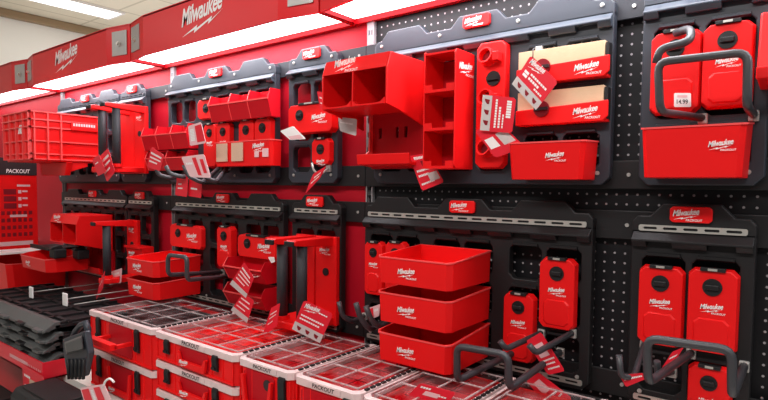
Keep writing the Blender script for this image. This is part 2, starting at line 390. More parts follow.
# ================================================================== RED ACCESSORIES
YP = -.05
def flap(x0, x1, z0, z1, label, lg=True, panel=True, th=.022, group='red latch modules', bot=True, wide=False, m=RED):
    """red module that clips on a wall plate: latch slot at the top, round twist knob, embossed lower panel"""
    t = thing('latch_module', label, 'latch module', ((x0+x1)/2, YP, z0), group)
    c = min(.013, (x1-x0)*.13); yf = YP-th; w = x1-x0
    body = MB()
    A = [(a, YP-.001, b) for a, b in oct_(x0, x1, z0, z1, c)]; B = [(a, yf, b) for a, b in oct_(x0+.004, x1-.004, z0+.004, z1-.004, c)]
    body.loft(A, B); link('body', body, m, t, .002)
    xc = (x0+x1)/2
    lt = MB().box(xc-w*.24, xc+w*.24, YP-th-.006, YP-th*.4, z1-.006, z1+.002)
    lp = link('latch', lt, BLACK, t, .001); link('pin', MB().box(xc-w*.09, xc+w*.09, yf-.0075, yf-.006, z1-.004, z1+.001), STEEL, lp)
    r = min(.020, w*.19); kx = xc if not wide else x0+w*.28; kz = z1-r-.022 if not wide else z0+(z1-z0)*.62
    kb = link('knob', MB().cyl((kx, yf, kz), (0, -1, 0), r, .003, 24), BLACK, t)
    link('grip', MB().box(kx-r*.7, kx+r*.7, yf-.009, yf-.003, kz-r*.3, kz+r*.3), DARK, kb, .002)
    if panel:
        pz = z0+(z1-z0)*.42
        link('panel', MB().loft([(a, yf, b) for a, b in oct_(x0+.016, x1-.016, z0+.012, pz, .01)], [(a, yf-.003, b) for a, b in oct_(x0+.019, x1-.019, z0+.015, pz-.003, .01)]), m, t)
    if lg:
        if wide: flogo(t, x0+w*.55, yf, z0+(z1-z0)*.34, w*.3)
        else: flogo(t, xc-w*.22, yf, kz-r-.014-w*.24, w*.44)
    return t
def fpx(xl, xr, yt, yb, label, y=-.072, **k):
    xm = (xl+xr)/2; ym = (yt+yb)/2
    return flap(ax(xl, ym, y), ax(xr, ym, y), at(xm, yb, y).z, at(xm, yt, y).z, label, **k)
def tray(name, x0, x1, yf, yb, z0, zf, zb, label, cat='bin', group=None, ch=.035, taper=.012, th=.004, logo_at=.5, lw=.09, m=RED, rim=True, logo_z=.5):
    """open-topped tray: chamfered front corners, sides rising to the back"""
    t = thing(name, label, cat, ((x0+x1)/2, (yf+yb)/2, z0), group)
    def ring(i, zfun, tp):
        P = [(x0+i+tp, yb-i), (x0+i+tp, yf+i+ch+tp), (x0+i+ch*.8+tp, yf+i+tp), (x1-i-ch*.8-tp, yf+i+tp), (x1-i-tp, yf+i+ch+tp), (x1-i-tp, yb-i)]
        return [(a, b, zfun(b)) for a, b in P]
    zt = lambda y: zf+(zb-zf)*(y-yf)/(yb-yf)
    O1 = ring(0, zt, 0); O0 = ring(0, lambda y: z0, taper); I1 = ring(th, zt, 0); I0 = ring(th, lambda y: z0+th, taper)
    mb = MB(); n = 6; v = O0+O1+I1+I0; f = []
    for k in range(3):
        for i in range(n): f.append((k*n+i, k*n+(i+1) % n, (k+1)*n+(i+1) % n, (k+1)*n+i))
    f += [list(range(n))[::-1], list(range(3*n, 4*n))]; mb.add(v, f)
    link('shell', mb, m, t, .0015)
    if rim:
        o2 = ring(-.002, zt, 0); i2 = ring(0, zt, 0); lo = lambda R, d: [(a, b, c-d) for a, b, c in R]
        r = MB(); v = lo(o2, .004)+o2+i2+lo(i2, .004); f = []
        for k in range(4):
            for i in range(n): f.append((k*n+i, k*n+(i+1) % n, ((k+1) % 4)*n+(i+1) % n, ((k+1) % 4)*n+i))
        r.add(v, f); link('rim', r, EDGE if m is RED else m, t)
    hz = zf-z0; fw = lw
    ty = yf+taper*(1-logo_z)-.002
    logo(t, (x0+(x1-x0)*logo_at-fw/2, ty-taper*.45, z0+hz*logo_z-fw*.27), (1, 0, 0), (0, 0, 1), fw)
    return t
def slant_bin(x0, x1, z0, z1, yb, yf, label, group=None, m=RED, lw=.05):
    """small parts bin with slanted open front"""
    t = thing('parts_bin', label, 'bin', ((x0+x1)/2, (yf+yb)/2, z0), group); th = .003; h = z1-z0; d = yb-yf
    prof = [(yb, z0), (yf+d*.30, z0), (yf, z0+h*.62), (yf+d*.22, z1), (yb, z1)]
    mb = MB(); mb.prism(prof, x0, x0+th, 'x').prism(prof, x1-th, x1, 'x')
    mb.prism([(yb, z0), (yb, z1), (yb-th, z1), (yb-th, z0)], x0+th, x1-th, 'x').prism([(yb-th, z0), (yb-th, z0+th), (yf+d*.30, z0+th), (yf+d*.30, z0)], x0+th, x1-th, 'x')
    link('shell', mb, m, t)
    link('front_panel', MB().prism([(yf+d*.30, z0), (yf, z0+h*.62), (yf+th, z0+h*.62), (yf+d*.30+th, z0)], x0+th, x1-th, 'x'), m, t)
    link('lip', MB().box(x0-.001, x1+.001, yf-.003, yf+.004, z0+h*.60, z0+h*.65).prism([(yf-.002, z0+h*.62), (yf+.002, z0+h*.62), (yf+d*.22+.004, z1+.001), (yf+d*.22, z1+.001)], x0-.001, x0+.003, 'x').prism([(yf+d*.30-.001, z0), (yf+d*.30+.003, z0), (yf+.003, z0+h*.6), (yf-.001, z0+h*.6)], x0-.001, x0+.003, 'x'), EDGE, t)
    if lw: flogo(t, x1-lw-.012, yf+d*.12, z0+h*.26, lw, sub=False)
    return t
def tool_station(x0, x1, zt, label):
    """deep tool station: two bays under a fascia, back panel and low shelf below"""
    yf, yb = -.25, YP-.001; zb = zt-.150; zz = zt-.33
    t = thing('tool_station', label, 'tool station', ((x0+x1)/2, -.15, zz), 'hanging tool stations'); th = .006; xm = (x0+x1)/2-.005
    side = [(yf, zt-.045), (yf+.018, zt), (yb, zt), (yb, zb-.05), (yf+.06, zb-.012), (yf, zb)]
    for xx in (x0, x1-th): link('side_panel', MB().prism(side, xx, xx+th, 'x'), RED, t, .0015)
    link('fascia', MB().prism([(yf, zt-.045), (yf+.018, zt), (yf+.024, zt), (yf+.006, zt-.045)], x0+th, x1-th, 'x'), RED, t)
    link('top_panel', MB().box(x0+th, x1-th, yf+.024, yb, zt-.006, zt), RED, t)
    link('divider', MB().prism([(yf+.002, zt-.045), (yb, zt-.006), (yb, zb), (yf, zb)], xm, xm+.005, 'x'), RED, t)
    fl = MB().box(x0+th, xm, yf+.012, yb, zb, zb+.005).box(xm+.005, x1-th, yf+.012, yb, zb, zb+.005)
    for a, b in ((x0+th, xm), (xm+.005, x1-th)):
        k = 8
        for i in range(k):
            u0, u1 = i/k, (i+1)/k; f = lambda u: .004+.014*abs(2*u-1)**6
            A0 = a+(b-a)*u0; A1 = a+(b-a)*u1
            fl.prism([(A0, zb), (A1, zb), (A1, zb+f(u1)), (A0, zb+f(u0))], yf-.004, yf+.012, 'y')
    link('slotted_floor', fl, RED, t)
    bh = [[(x0+a, zz+b), (x0+a+.012, zz+b), (x0+a+.012, zz+b+.035), (x0+a, zz+b+.035)] for a in (.08, .15, .185) for b in (.10,)]
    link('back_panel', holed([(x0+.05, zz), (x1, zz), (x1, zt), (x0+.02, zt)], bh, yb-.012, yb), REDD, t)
    link('lower_shelf', MB().prism([(yb-.012, zz+.005), (yb-.085, zz+.012), (yb-.09, zz+.045), (yb-.082, zz+.045), (yb-.075, zz+.02), (yb-.012, zz+.02)], x0+.05, x1, 'x'), RED, t, .002)
    link('gusset', MB().prism([(yb-.012, zz+.02), (yb-.075, zz+.02), (yb-.03, zz+.06), (yb-.025, zb), (yb-.012, zb)], x0+.05, x0+.055, 'x'), EDGE, t)
    n = Vector((0, -.045, .018)); flogo(t, x0+.055, yf-.0, zt-.040, .085)
    return t
def roller_frame(xr, z0, z1, n, label, dx=.10, reach=.235, off=.05):
    """red frame with dark vertical rollers held between top arms and a base"""
    t = thing('roller_frame', label, 'roller frame', (xr-.1, -.12, z0), 'wall frames with dark rollers'); yf = -reach
    bp = MB().box(xr-.105, xr, YP-.02, YP-.001, z0, z1)
    link('back_plate', bp, RED, t, .003)
    for i in range(n):
        xx = xr-off-dx*i
        tip_ = [(YP-.001, z1-.035), (YP-.001, z1), (yf-.02, z1-.001), (yf-.028, z1-.008), (yf-.028, z1-.018), (yf, z1-.022)]
        link('arm_tip', MB().box(xx-.0225, xx+.0225, yf-.034, yf-.026, z1-.022, z1-.004), BLACK, t, .003)
        link('top_arm', MB().prism([(YP-.001, z1-.035), (YP-.001, z1), (yf-.02, z1-.001), (yf-.028, z1-.008), (yf-.028, z1-.018), (yf, z1-.022)], xx-.022, xx+.022, 'x'), RED, t, .003)
        e = link('roller', MB().cyl((xx, -.2, z0+.03), (0, 0, 1), .019, z1-z0-.05, 20), ROLL, t)
        for p in e.data.polygons: p.use_smooth = len(p.vertices) == 4
        link('end_cap', MB().cyl((xx, -.2, z0+.028), (0, 0, 1), .026, .016, 20), RED, t)
        if i: link('back_strip', MB().box(xr-.11-dx, xr-.112, YP-.018, YP-.001, z0, z1), RED, t, .002)
    w = dx*(n-1)
    link('base', MB().prism([(xr-.09-w, YP-.002), (xr-.09-w, yf+.03), (xr-.07-w, yf), (xr-.03, yf), (xr-.01, yf+.03), (xr-.01, YP-.002)], z0+.004, z0+.03, 'z'), RED, t, .004)
    kz = z0+(z1-z0)*.60
    kb = link('knob', MB().cyl((xr-.05, YP-.02, kz), (0, -1, 0), .014, .004, 18), BLACK, t)
    flogo(t, xr-.082, YP-.021, z0+(z1-z0)*.80, .05)
    if n > 1:
        pass
    return t
def card(px, Y, label, kind='tag', m=TAGR, strip=None, lines=(), lg=None, cat='price tag', group='hanging price tags', boxes=(), th=.0012, icons=False, name='price_tag'):
    """thin printed hang tag. px = four photo corners TL, TR, BR, BL of the card turned upright; Y = depth (or four depths)"""
    Ys = Y if isinstance(Y, (list, tuple)) else [Y]*4
    C = [at(px[i][0], px[i][1], Ys[i]) for i in range(4)]
    nrm = (C[1]-C[0]).cross(C[3]-C[0]).normalized()
    if nrm.dot(CAM-C[0]) < 0: nrm = -nrm
    def P(u, v, d=0): return C[0]*(1-u)*(1-v)+C[1]*u*(1-v)+C[2]*u*v+C[3]*(1-u)*v+nrm*d
    base = min(C, key=lambda q: q.z); cc = sum(C, Vector())/4
    t = thing(name, label, cat, (cc.x, cc.y, base.z), group)
    r = .06
    oct2 = [(r, 0), (1-r, 0), (1, r), (1, 1-r), (1-r, 1), (r, 1), (0, 1-r), (0, r)]
    link('card', MB().loft([P(u, v, -th) for u, v in oct2], [P(u, v, 0) for u, v in oct2]), m, t)
    if strip:
        u0, u1, v0, v1 = strip
        s = link('grey_panel', MB().quad(P(u0, v0, .0008), P(u1, v0, .0008), P(u1, v1, .0008), P(u0, v1, .0008)), TAGG, t)
        if icons:
            mb = MB()
            for k in range(3):
                if v1-v0 < u1-u0: a = u0+(u1-u0)*(.12+.3*k); bb = a+.16; c = v0+(v1-v0)*.3; d = v0+(v1-v0)*.75
                else: a = u0+(u1-u0)*.25; bb = u0+(u1-u0)*.8; c = v0+(v1-v0)*(.1+.3*k); d = c+.14
                mb.add([P(a, c, .0016), P(bb, c+.02, .0016), P(bb-.02, d, .0016), P((a+bb)/2, d, .0016), P(a+.02, (c+d)/2, .0016)], [(0, 1, 2, 3, 4)])
            link('icon', mb, DKRED, s)
    if lines:
        mb = MB()
        for u0, u1, v0, v1 in lines:
            k = max(2, int((u1-u0)*14)) if (u1-u0) > (v1-v0) else max(2, int((v1-v0)*14))
            for i in range(k):
                if (u1-u0) > (v1-v0):
                    a = u0+(u1-u0)*i/k; b = a+(u1-u0)/k*.8; mb.quad(P(a, v0, .0008), P(b, v0, .0008), P(b, v1, .0008), P(a, v1, .0008))
                else:
                    a = v0+(v1-v0)*i/k; b = a+(v1-v0)/k*.8; mb.quad(P(u0, a, .0008), P(u1, a, .0008), P(u1, b, .0008), P(u0, b, .0008))
        link('print', mb, WHITE, t)
    for u0, u1, v0, v1, mm in boxes:
        link('label', MB().quad(P(u0, v0, .0009), P(u1, v0, .0009), P(u1, v1, .0009), P(u0, v1, .0009)), mm, t)
    if lg:
        u, v, w = lg
        mb = MB(); ux = P(u+w, v)-P(u, v); uz = P(u, v)-P(u, v+1); uz = uz.normalized()*ux.length
        mb.flat(LOGO, P(u, v, .0009), ux, uz); link('logo', mb, WHITE, t)
    return t, C
def wire(pts, r, label, name='wire_loop', cat='hook', group=None, m=ROD, tip=None):
    P = [at(*p) for p in pts]
    # soften corners
    Q = [P[0]]
    for i in range(1, len(P)-1):
        a, b, c = P[i-1], P[i], P[i+1]; d = min((a-b).length, (c-b).length)*.45; d = min(d, .022)
        u = (a-b).normalized(); v = (c-b).normalized(); p0 = b+u*d; p1 = b+v*d
        for k in range(5):
            s = k/4; Q.append(p0*(1-s)**2+b*2*s*(1-s)+p1*s*s)
    Q.append(P[-1])
    base = min(Q, key=lambda q: q.z)
    c = sum(Q, Vector())/len(Q)
    t = thing(name, label, cat, (c.x, c.y, base.z), group)
    link('rod', MB().tube(Q, r), m, t)
    if tip: link('tip', MB().tube([Q[0], Q[0]+(Q[0]-Q[1]).normalized()*.012], r*1.25), tip, t)
    for q in ((Q[-1],) if not pts[0][2] > -.07 else (Q[0], Q[-1])):
        link('mount', MB().box(q.x-.010, q.x+.010, -.062, -.0505, q.z-.014, q.z+.010), GALV, t, .002)
    return t
TL4 = ((.08, .55, .30, .36), (.08, .75, .42, .48), (.08, .65, .54, .60))
# ---- right bay, upper row
tool_station(-1.244, -.985, 1.888, 'large red tool station with two deep bays, left of the tall three-pocket bin')
card([(338, 117), (357, 119), (356, 136), (340, 131)], -.16, 'small pale tag beside the upper tool station, left of its back panel', m=TAGG, cat='price tag', lines=((.1, .8, .3, .4),))
card([(317, 91), (325, 93), (329, 112), (320, 109)], -.2, 'narrow crumpled red tag at the left edge of the upper tool station', m=TAGR, lines=((.2, .8, .3, .38), (.2, .8, .6, .68)))
# tall pocket bin
def pocket_bin():
    x0, x1, z0, z1, yf, yb = -.922, -.815, 1.553, 1.888, -.158, YP-.001
    t = thing('pocket_bin', 'tall narrow red bin with three stacked open pockets beside the tool station', 'bin', ((x0+x1)/2, -.1, z0)); th = .004
    link('side_panel', MB().prism([(yb, z0), (yf+.01, z0), (yf, z0+.01), (yf, z1-.012), (yf+.006, z1), (yb, z1)], x1-th, x1, 'x'), RED, t, .0015)
    link('side_panel', MB().box(x0, x0+th, yf, yb, z0, z1), RED, t, .0015)
    bh = [[(x0+a, z), (x0+a+.014, z+.008), (x0+a+.014, z+.05), (x0+a, z+.042)] for a, z in ((.065, z0+.06), (.065, z0+.165))]
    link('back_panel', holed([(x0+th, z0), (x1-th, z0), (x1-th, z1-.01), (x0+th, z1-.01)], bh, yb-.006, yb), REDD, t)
    for k in range(4):
        zz = z0+(z1-z0-.008)*k/3
        mb = MB().box(x0+th, x1-th, yf+.004, yb-.006, zz, zz+.005)
        if k < 3:
            mb.box(x0+th, x0+.03, yf, yf+.005, zz, zz+.022).box(x1-.03, x1-th, yf, yf+.005, zz, zz+.022).box(x0+.03, x1-.03, yf, yf+.005, zz, zz+.008)
        link('shelf', mb, RED, t)
    logo(t, (x1+.001, -.14, 1.822), (0, 1, 0), (0, 0, 1), .075)
pocket_bin()
card([(409, 156), (428, 153), (444, 182), (422, 191)], -.10, 'red hang tag with a grey barcode below the tall pocket bin', lines=((.2, .85, .06, .14), (.1, .9, .44, .50), (.1, .6, .58, .64), (.1, .7, .82, .87)), boxes=((.52, .95, .6, .85, TAGG), (.45, .7, .2, .4, DKRED)))
def ring_holder():
    x0, x1, z0, z1, yf = ax(475, 90, -.075), ax(506, 90, -.075), 1.553, 1.915, -.075
    t = thing('tube_holder', 'tall red holder with three round rings right of the pocket bin', 'tool holder', ((x0+x1)/2, -.07, z0))
    link('back_plate', MB().loft([(a, YP-.001, b) for a, b in oct_(x0, x1, z0, z1, .014)], [(a, yf, b) for a, b in oct_(x0+.004, x1-.004, z0+.004, z1-.004, .014)]), RED, t, .003)
    xc = (x0+x1)/2-.004
    for zz in (z1-.050, z1-.165, z0+.055):
        n = 20; mb = MB(); c = Vector((xc, yf, zz)); d = Vector((-.12, -1, .25)).normalized(); u = d.cross(Vector((0, 0, 1))).normalized(); w_ = u.cross(d)
        def rg(r, h): return [c+d*h+(u*math.cos(2*math.pi*k/n)+w_*math.sin(2*math.pi*k/n))*r for k in range(n)]
        v = rg(.025, 0)+rg(.023, .026)+rg(.019, .026)+rg(.019, .002); f = []
        for k in range(3):
            for j in range(n): f.append((k*n+j, k*n+(j+1) % n, (k+1)*n+(j+1) % n, (k+1)*n+j))
        mb.add(v, f); link('ring', mb, RED, t)
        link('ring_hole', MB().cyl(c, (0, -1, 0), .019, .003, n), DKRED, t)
        link('ring_bracket', MB().box(xc+.020, xc+.040, yf-.028, yf, zz-.014, zz+.012), RED, t, .003)
    kb = link('knob', MB().cyl((xc+.014, yf, z1-.108), (0, -1, 0), .021, .004, 20), BLACK, t); link('grip', MB().box(xc-.004, xc+.032, yf-.011, yf-.004, z1-.113, z1-.103), DARK, kb)
ring_holder()
card([(475, 131), (497, 120), (525, 147), (495, 158)], -.125, 'lower red price tag with two white labels beneath the pale grey-striped tag', boxes=((.08, .42, .38, .72, WHITE), (.55, .95, .34, .74, TAGG)), lines=((.6, .9, .12, .2),))
card([(483, 94), (516, 98), (512, 133), (480, 131)], -.135, 'square tag with a grey stripe of tool pictures hanging over the ring holder', strip=(.0, .30, .02, .98), icons=True, lines=((.42, .48, .1, .9), (.54, .60, .3, .9), (.76, .90, .1, .6), (.66, .70, .5, .9)), lg=None)
def shelf_unit(x0, x1, z0, z1, label):
    """red shelf lip with a cardboard backing insert"""
    t = thing('display_shelf', label, 'shelf', ((x0+x1)/2, -.08, z0), 'shelves with cardboard inserts'); zm = z0+(z1-z0)*.50; yf = -.085
    link('lip', MB().prism([(x0, z0), (x1-.012, z0), (x1, z0+.012), (x1, zm+.006), (x0, zm-.004)], yf, yf+.006, 'y'), RED, t, .002)
    link('tray', MB().box(x0, x1-.006, yf+.006, YP-.001, z0, z0+.006), RED, t)
    link('cardboard_insert', MB().box(x0+.002, x1-.014, yf+.008, yf+.028, z0+.006, z1), CARD, t, .001)
    link('side_bracket', MB().box(x1-.012, x1-.004, yf+.008, YP-.001, z0+.006, z1-.006), DARK, t)
    kb = link('knob', MB().cyl((x0+.075, yf, zm-.004), (0, -1, 0), .021, .005, 20), DKRED, t)
    link('grip', MB().box(x0+.056, x0+.094, yf-.010, yf-.005, zm-.008, zm), INK, kb)
    flogo(t, x0+.158, yf, z0+.010, .062)
    return t
xs0, xs1 = ax(516.5, 66, -.085), ax(609.5, 60, -.085)
za = at(565, 80, -.085).z; zb_ = at(565, 45, -.085).z; zc_ = at(565, 123, -.085).z; zd_ = at(565, 88, -.085).z
shelf_unit(xs0, xs1, za, zb_, 'upper red shelf with a tan cardboard insert at upper right')
shelf_unit(xs0, xs1, zc_, zd_, 'lower red shelf with a tan cardboard insert, above the rectangular red bin')
card([(531, 55), (558, 82), (536, 110), (512, 84)], -.125, 'tilted square tag hanging on a hook across the two cardboard shelves', strip=(.0, 1., .72, 1.), icons=True, lines=((.3, .9, .36, .42), (.3, .7, .48, .55), (.1, .25, .4, .6), (.6, .9, .6, .65)), lg=(.08, .30, .5))
wire([(533, 58, -.125), (533, 49, -.13), (535, 48, -.085)], .0015, 'thin wire tag hook on the upper cardboard shelf', 'wire_hook')
tray('red_bin', -.655, -.454, -.155, YP-.001, 1.522, 1.618, 1.622, 'rectangular red bin under the cardboard shelves at upper right', group='rectangular wall bins', ch=.012, taper=.006, logo_at=.64, lw=.048, logo_z=.62)
# top right narrow plate
fpx(649, 701, 30, 114, 'left of the two tall latch modules behind the top right wire loop', lg=False)
fpx(700.5, 754, 21, 108, 'right of the two tall latch modules behind the top right wire loop', lg=True)
wire([(676, 33, -.085), (691, 28, -.12), (691, 41, -.15), (660, 49, -.17), (656, 63, -.17)], .009, 'short bent grey hook in front of the top right latch modules', 'bent_hook', m=ROD)
wire([(703, 118, -.055), (660, 112, -.2), (658, 62, -.2), (748, 52, -.2), (747, 106, -.2), (754, 115, -.055)], .0085, 'grey wire loop in front of the top right latch modules', group='grey wire loops')
pl_, pc_ = card([(674, 93), (691, 93), (691, 107), (674, 107)], -.0765, 'small white shelf price label stuck inside the top right wire loop', m=WHITE, cat='price label', group=None, boxes=((.2, .8, .15, .32, TAGP),), name='price_label')
mb = MB(); u_ = pc_[1]-pc_[0]; v_ = (pc_[0]-pc_[3]); mb.flat(text_cache('14.99', 0, .015), pc_[3]+u_*.17+v_*.22+Vector((0, -.0012, 0)), u_*.66, v_.normalized()*u_.length*.80); link('lettering', mb, INK, pl_)
tray('red_bin', -.322, -.124, -.18, YP-.001, 1.526, 1.636, 1.648, 'rectangular red bin below the top right wire loop', group='rectangular wall bins', ch=.012, taper=.006, logo_at=.78, lw=.045, logo_z=.62)
def edge_rack():
    x0, x1, z0, z1 = ax(758, 45, -.13), .0, 1.71, 1.87
    t = thing('slanted_rack', 'red slanted rack cut off by the right frame edge near the top', 'rack', ((x0+x1)/2, -.1, z0))
    link('body', MB().prism([(-.001, z0), (-.14, z0+.02), (-.10, z1), (-.001, z1)], x0, x1, 'x'), RED, t, .004)
    link('lip', MB().box(x0, x1, -.15, -.135, z0+.015, z0+.04), RED, t, .003)
edge_rack()
# ---- right bay, lower row
g3 = 'three stacked red trays'
for z0, zf, zb2, lb, la in ((1.226, 1.302, 1.318, 'top', .43), (1.115, 1.200, 1.210, 'middle', .43), (1.003, 1.084, 1.104, 'bottom', .43)):
    tray('red_tray', -.997, -.750, -.275, YP-.001, z0, zf, zb2, lb+' red tray of the three stacked on the large lower right plate', 'tray', g3, ch=.016, taper=.003, logo_at=la, lw=.058, logo_z=.50)
card([(458, 346), (463, 345), (463, 353), (458, 354)], -.16, 'tiny white sticker on the bottom red tray beside the wire loop', m=WHITE, cat='sticker', group=None, lines=((.2, .8, .4, .6),), name='sticker')
flap(-1.217, -1.134, 1.132, 1.316, 'tall latch module left of the stacked trays, beside the plate edge')
flap(-1.128, -1.040, 1.132, 1.322, 'latch module half hidden behind the top stacked tray')
flap(-.700, -.604, 1.012, 1.208, 'latch module right of the stacked trays, lower than its neighbour')
flap(-.596, -.494, 1.122, 1.315, 'tall latch module at the right edge of the large lower right plate')
wire([(515, 352, -.06), (457, 381, -.27), (457, 346, -.27), (508, 355, -.27), (509, 389, -.27), (560, 352, -.06)], .0095, 'grey wire loop in front of the bottom stacked tray', group='grey wire loops')
wire([(500, 341, -.20), (506, 349, -.19), (541, 333, -.06)], .008, 'short grey hook below the lower latch module', 'wall_hook', group='upturned wall hooks', m=ROD)
wire([(529, 345, -.20), (536, 353, -.19), (572, 333, -.06)], .008, 'short grey hook with a red tag below the tall latch module', 'wall_hook', group='upturned wall hooks', m=ROD)
card([(526, 341), (541, 332), (565, 371), (548, 375)], -.135, 'red price tag with a white barcode hanging on the hook under the tall latch module', boxes=((.2, .75, .2, .55, TAGP),), lines=((.1, .9, .62, .66), (.1, .8, .72, .76), (.2, .9, .84, .88)))
card([(526, 381), (538, 372), (572, 398), (556, 416)], -.135, 'red price tag at the bottom edge below the two short grey hooks', boxes=((.25, .7, .15, .5, TAGP),), lines=((.1, .9, .62, .66), (.2, .9, .74, .78)))
# lower right narrow plate
fpx(636.5, 683.5, 266, 347, 'left of the two tall latch modules under the steel strip at lower right')
fpx(685.5, 738.5, 269, 355, 'right of the two tall latch modules under the steel strip at lower right')
fpx(685.5, 732, 366, 425, 'latch module at the bottom right corner under the wire loop')
wire([(691, 353, -.06), (648, 383, -.27), (647, 338, -.27), (732, 350, -.27), (732, 396, -.27), (744, 366, -.06)], .009, 'grey wire loop in front of the lower right latch modules', group='grey wire loops')
wire([(619, 355, -.20), (621, 377, -.20), (634, 377, -.18), (644, 345, -.06)], .007, 'upturned grey hook at the left of the lower right narrow plate', 'wall_hook', group='upturned wall hooks')
wire([(657, 361, -.20), (658, 376, -.19), (672, 372, -.06)], .007, 'short upturned grey hook inside the lower right wire loop', 'wall_hook', group='upturned wall hooks')
card([(619, 375), (644, 373), (646, 379), (626, 387)], -.19, 'red tag lying across the upturned hook at lower right', lines=((.1, .9, .3, .5),))
card([(672, 352), (684, 347), (672, 366), (658, 374)], -.10, 'folded red tag between the wire loop arms at lower right', lines=((.2, .8, .3, .4),))
# ---- central bay, upper row
gs = 'small slanted parts bins'
for i, (a, b) in enumerate(((213, 233), (233, 252), (252, 273))):
    slant_bin(ax(a, 117, -.09), ax(b, 117, -.09)-.002, 1.765, 1.872, YP-.001, -.115, ('left', 'middle', 'right')[i]+' bin of the upper row of three small red bins, upper centre', gs, lw=0, m=REDM)
for i, (a, b) in enumerate(((146, 160), (160, 175), (175, 191))):
    slant_bin(ax(a, 150, -.09), ax(b, 150, -.09)-.002, 1.662, 1.772, YP-.001, -.115, ('left', 'middle', 'right')[i]+' bin of the row of three small red bins under the plate windows', gs, lw=0, m=REDM)
for i, (a, b) in enumerate(((150, 170), (170, 191))):
    slant_bin(ax(a, 168, -.09), ax(b, 168, -.09)-.002, 1.565, 1.655, YP-.001, -.115, ('left', 'right')[i]+' bin of the lowest pair of small red bins, behind the tagged hooks', gs, lw=0, m=REDM)
xf = lambda a, b, y: (ax(a, y, -.072), ax(b, y, -.072))
flap(*xf(197, 215, 108), 1.785, 1.875, 'small square latch module left of the upper row of small bins', lg=False, panel=False)
flap(*xf(203, 216, 140), 1.575, 1.765, 'first narrow latch module from the left behind the wide labelled bin', panel=False)
flap(*xf(216, 230, 140), 1.575, 1.765, 'second narrow latch module from the left behind the wide labelled bin', panel=False)
flap(*xf(238, 254, 130), 1.65, 1.765, 'third square latch module showing above the wide labelled bin', lg=False, panel=False)
flap(*xf(254, 271, 130), 1.65, 1.768, 'fourth square latch module showing above the right end of the wide bin', lg=False, panel=False)
wb = tray('labelled_bin', ax(215, 160, -.12), ax(272, 160, -.12), -.125, YP-.023, 1.575, 1.675, 1.675, 'wide red bin with tan labels, upper centre', 'bin', ch=.012, taper=.004, logo_at=.80, lw=.07, logo_z=.75)
bx0, bx1 = ax(215, 160, -.12), ax(272, 160, -.12); bw = bx1-bx0
for a in (.06, .34):
    link('label', MB().box(bx0+bw*a, bx0+bw*(a+.20), -.129, -.1255, 1.595, 1.668), TAN, wb)
link('label', MB().box(bx0+bw*.87, bx0+bw*.96, -.128, -.1255, 1.608, 1.640), TAGP, wb); link('label', MB().box(bx0+bw*.74, bx0+bw*.81, -.128, -.1255, 1.608, 1.632), TAGP, wb)
gh = 'upturned wall hooks'
for pts, lb in ((((156, 168, -.24), (159, 175, -.23), (170, 178, -.20), (188, 176, -.06)), 'dark upturned hook furthest left under the lowest pair of small bins'),
                (((166, 166, -.24), (170, 174, -.23), (182, 177, -.20), (200, 174, -.06)), 'second dark upturned hook under the lowest pair of small bins'),
                (((184, 165, -.24), (188, 176, -.23), (202, 183, -.20), (219, 168, -.06)), 'dark upturned hook under the left end of the wide labelled bin'),
                (((200, 163, -.24), (204, 177, -.23), (216, 182, -.20), (228, 167, -.06)), 'dark curved hook under the middle of the wide labelled bin')):
    wire(pts, .009, lb, 'wall_hook', group=gh)
card([(151, 147), (164, 155), (160, 171), (147, 167)], -.25, 'red and white tag at the left end of the small bins, upper centre', lines=((.1, .9, .2, .3), (.1, .9, .42, .5), (.1, .7, .62, .7)))
card([(188, 126), (201, 122), (206, 143), (190, 146)], -.2, 'pale pink and red tag in front of the narrow latch modules, upper centre', m=TAGP, boxes=((.5, .98, .1, .9, TAGR),), lines=((.1, .4, .2, .8),))
card([(181, 157), (204, 154), (211, 178), (190, 177)], -.25, 'large pale pink tag draped on the dark hooks, upper centre', m=TAGP, boxes=((.45, .62, .1, .9, TAGR), (.75, .9, .2, .8, TAGR)), lines=((.1, .4, .3, .4),))
card([(177, 176), (188, 174), (187, 197), (175, 195)], -.18, 'left red tag hanging below the dark hooks, upper centre', lines=((.2, .5, .4, .46), (.2, .6, .6, .66)))
card([(189, 178), (202, 180), (201, 198), (188, 196)], -.17, 'right red tag hanging below the dark hooks, upper centre', lines=((.2, .7, .5, .6),))
# narrow plate, upper centre
flap(ax(288, 125, -.08), ax(333, 125, -.08), 1.69, 1.80, 'wide latch module with a white tag on the narrow upper plate', wide=True, panel=False, th=.032)
flap(ax(311, 155, -.072), ax(330, 155, -.072), 1.575, 1.672, 'small square latch module below the wide one on the narrow upper plate', panel=False)
card([(280, 131), (293, 126), (306, 139), (290, 140)], -.13, 'white folded tag in front of the wide latch module', m=WHITE, lines=((.2, .8, .3, .45),), boxes=((.1, .9, .65, .95, TAGP),))
wire([(312, 163, -.14), (314, 172, -.14), (322, 174, -.12), (328, 168, -.06)], .004, 'small wire ring hook under the square latch module', 'wire_hook', m=GALV)
card([(313, 174), (326, 166), (320, 178), (305, 194)], -.14, 'red tag hanging from the wire ring under the square latch module', lines=((.3, .8, .3, .4), (.2, .8, .55, .65)))
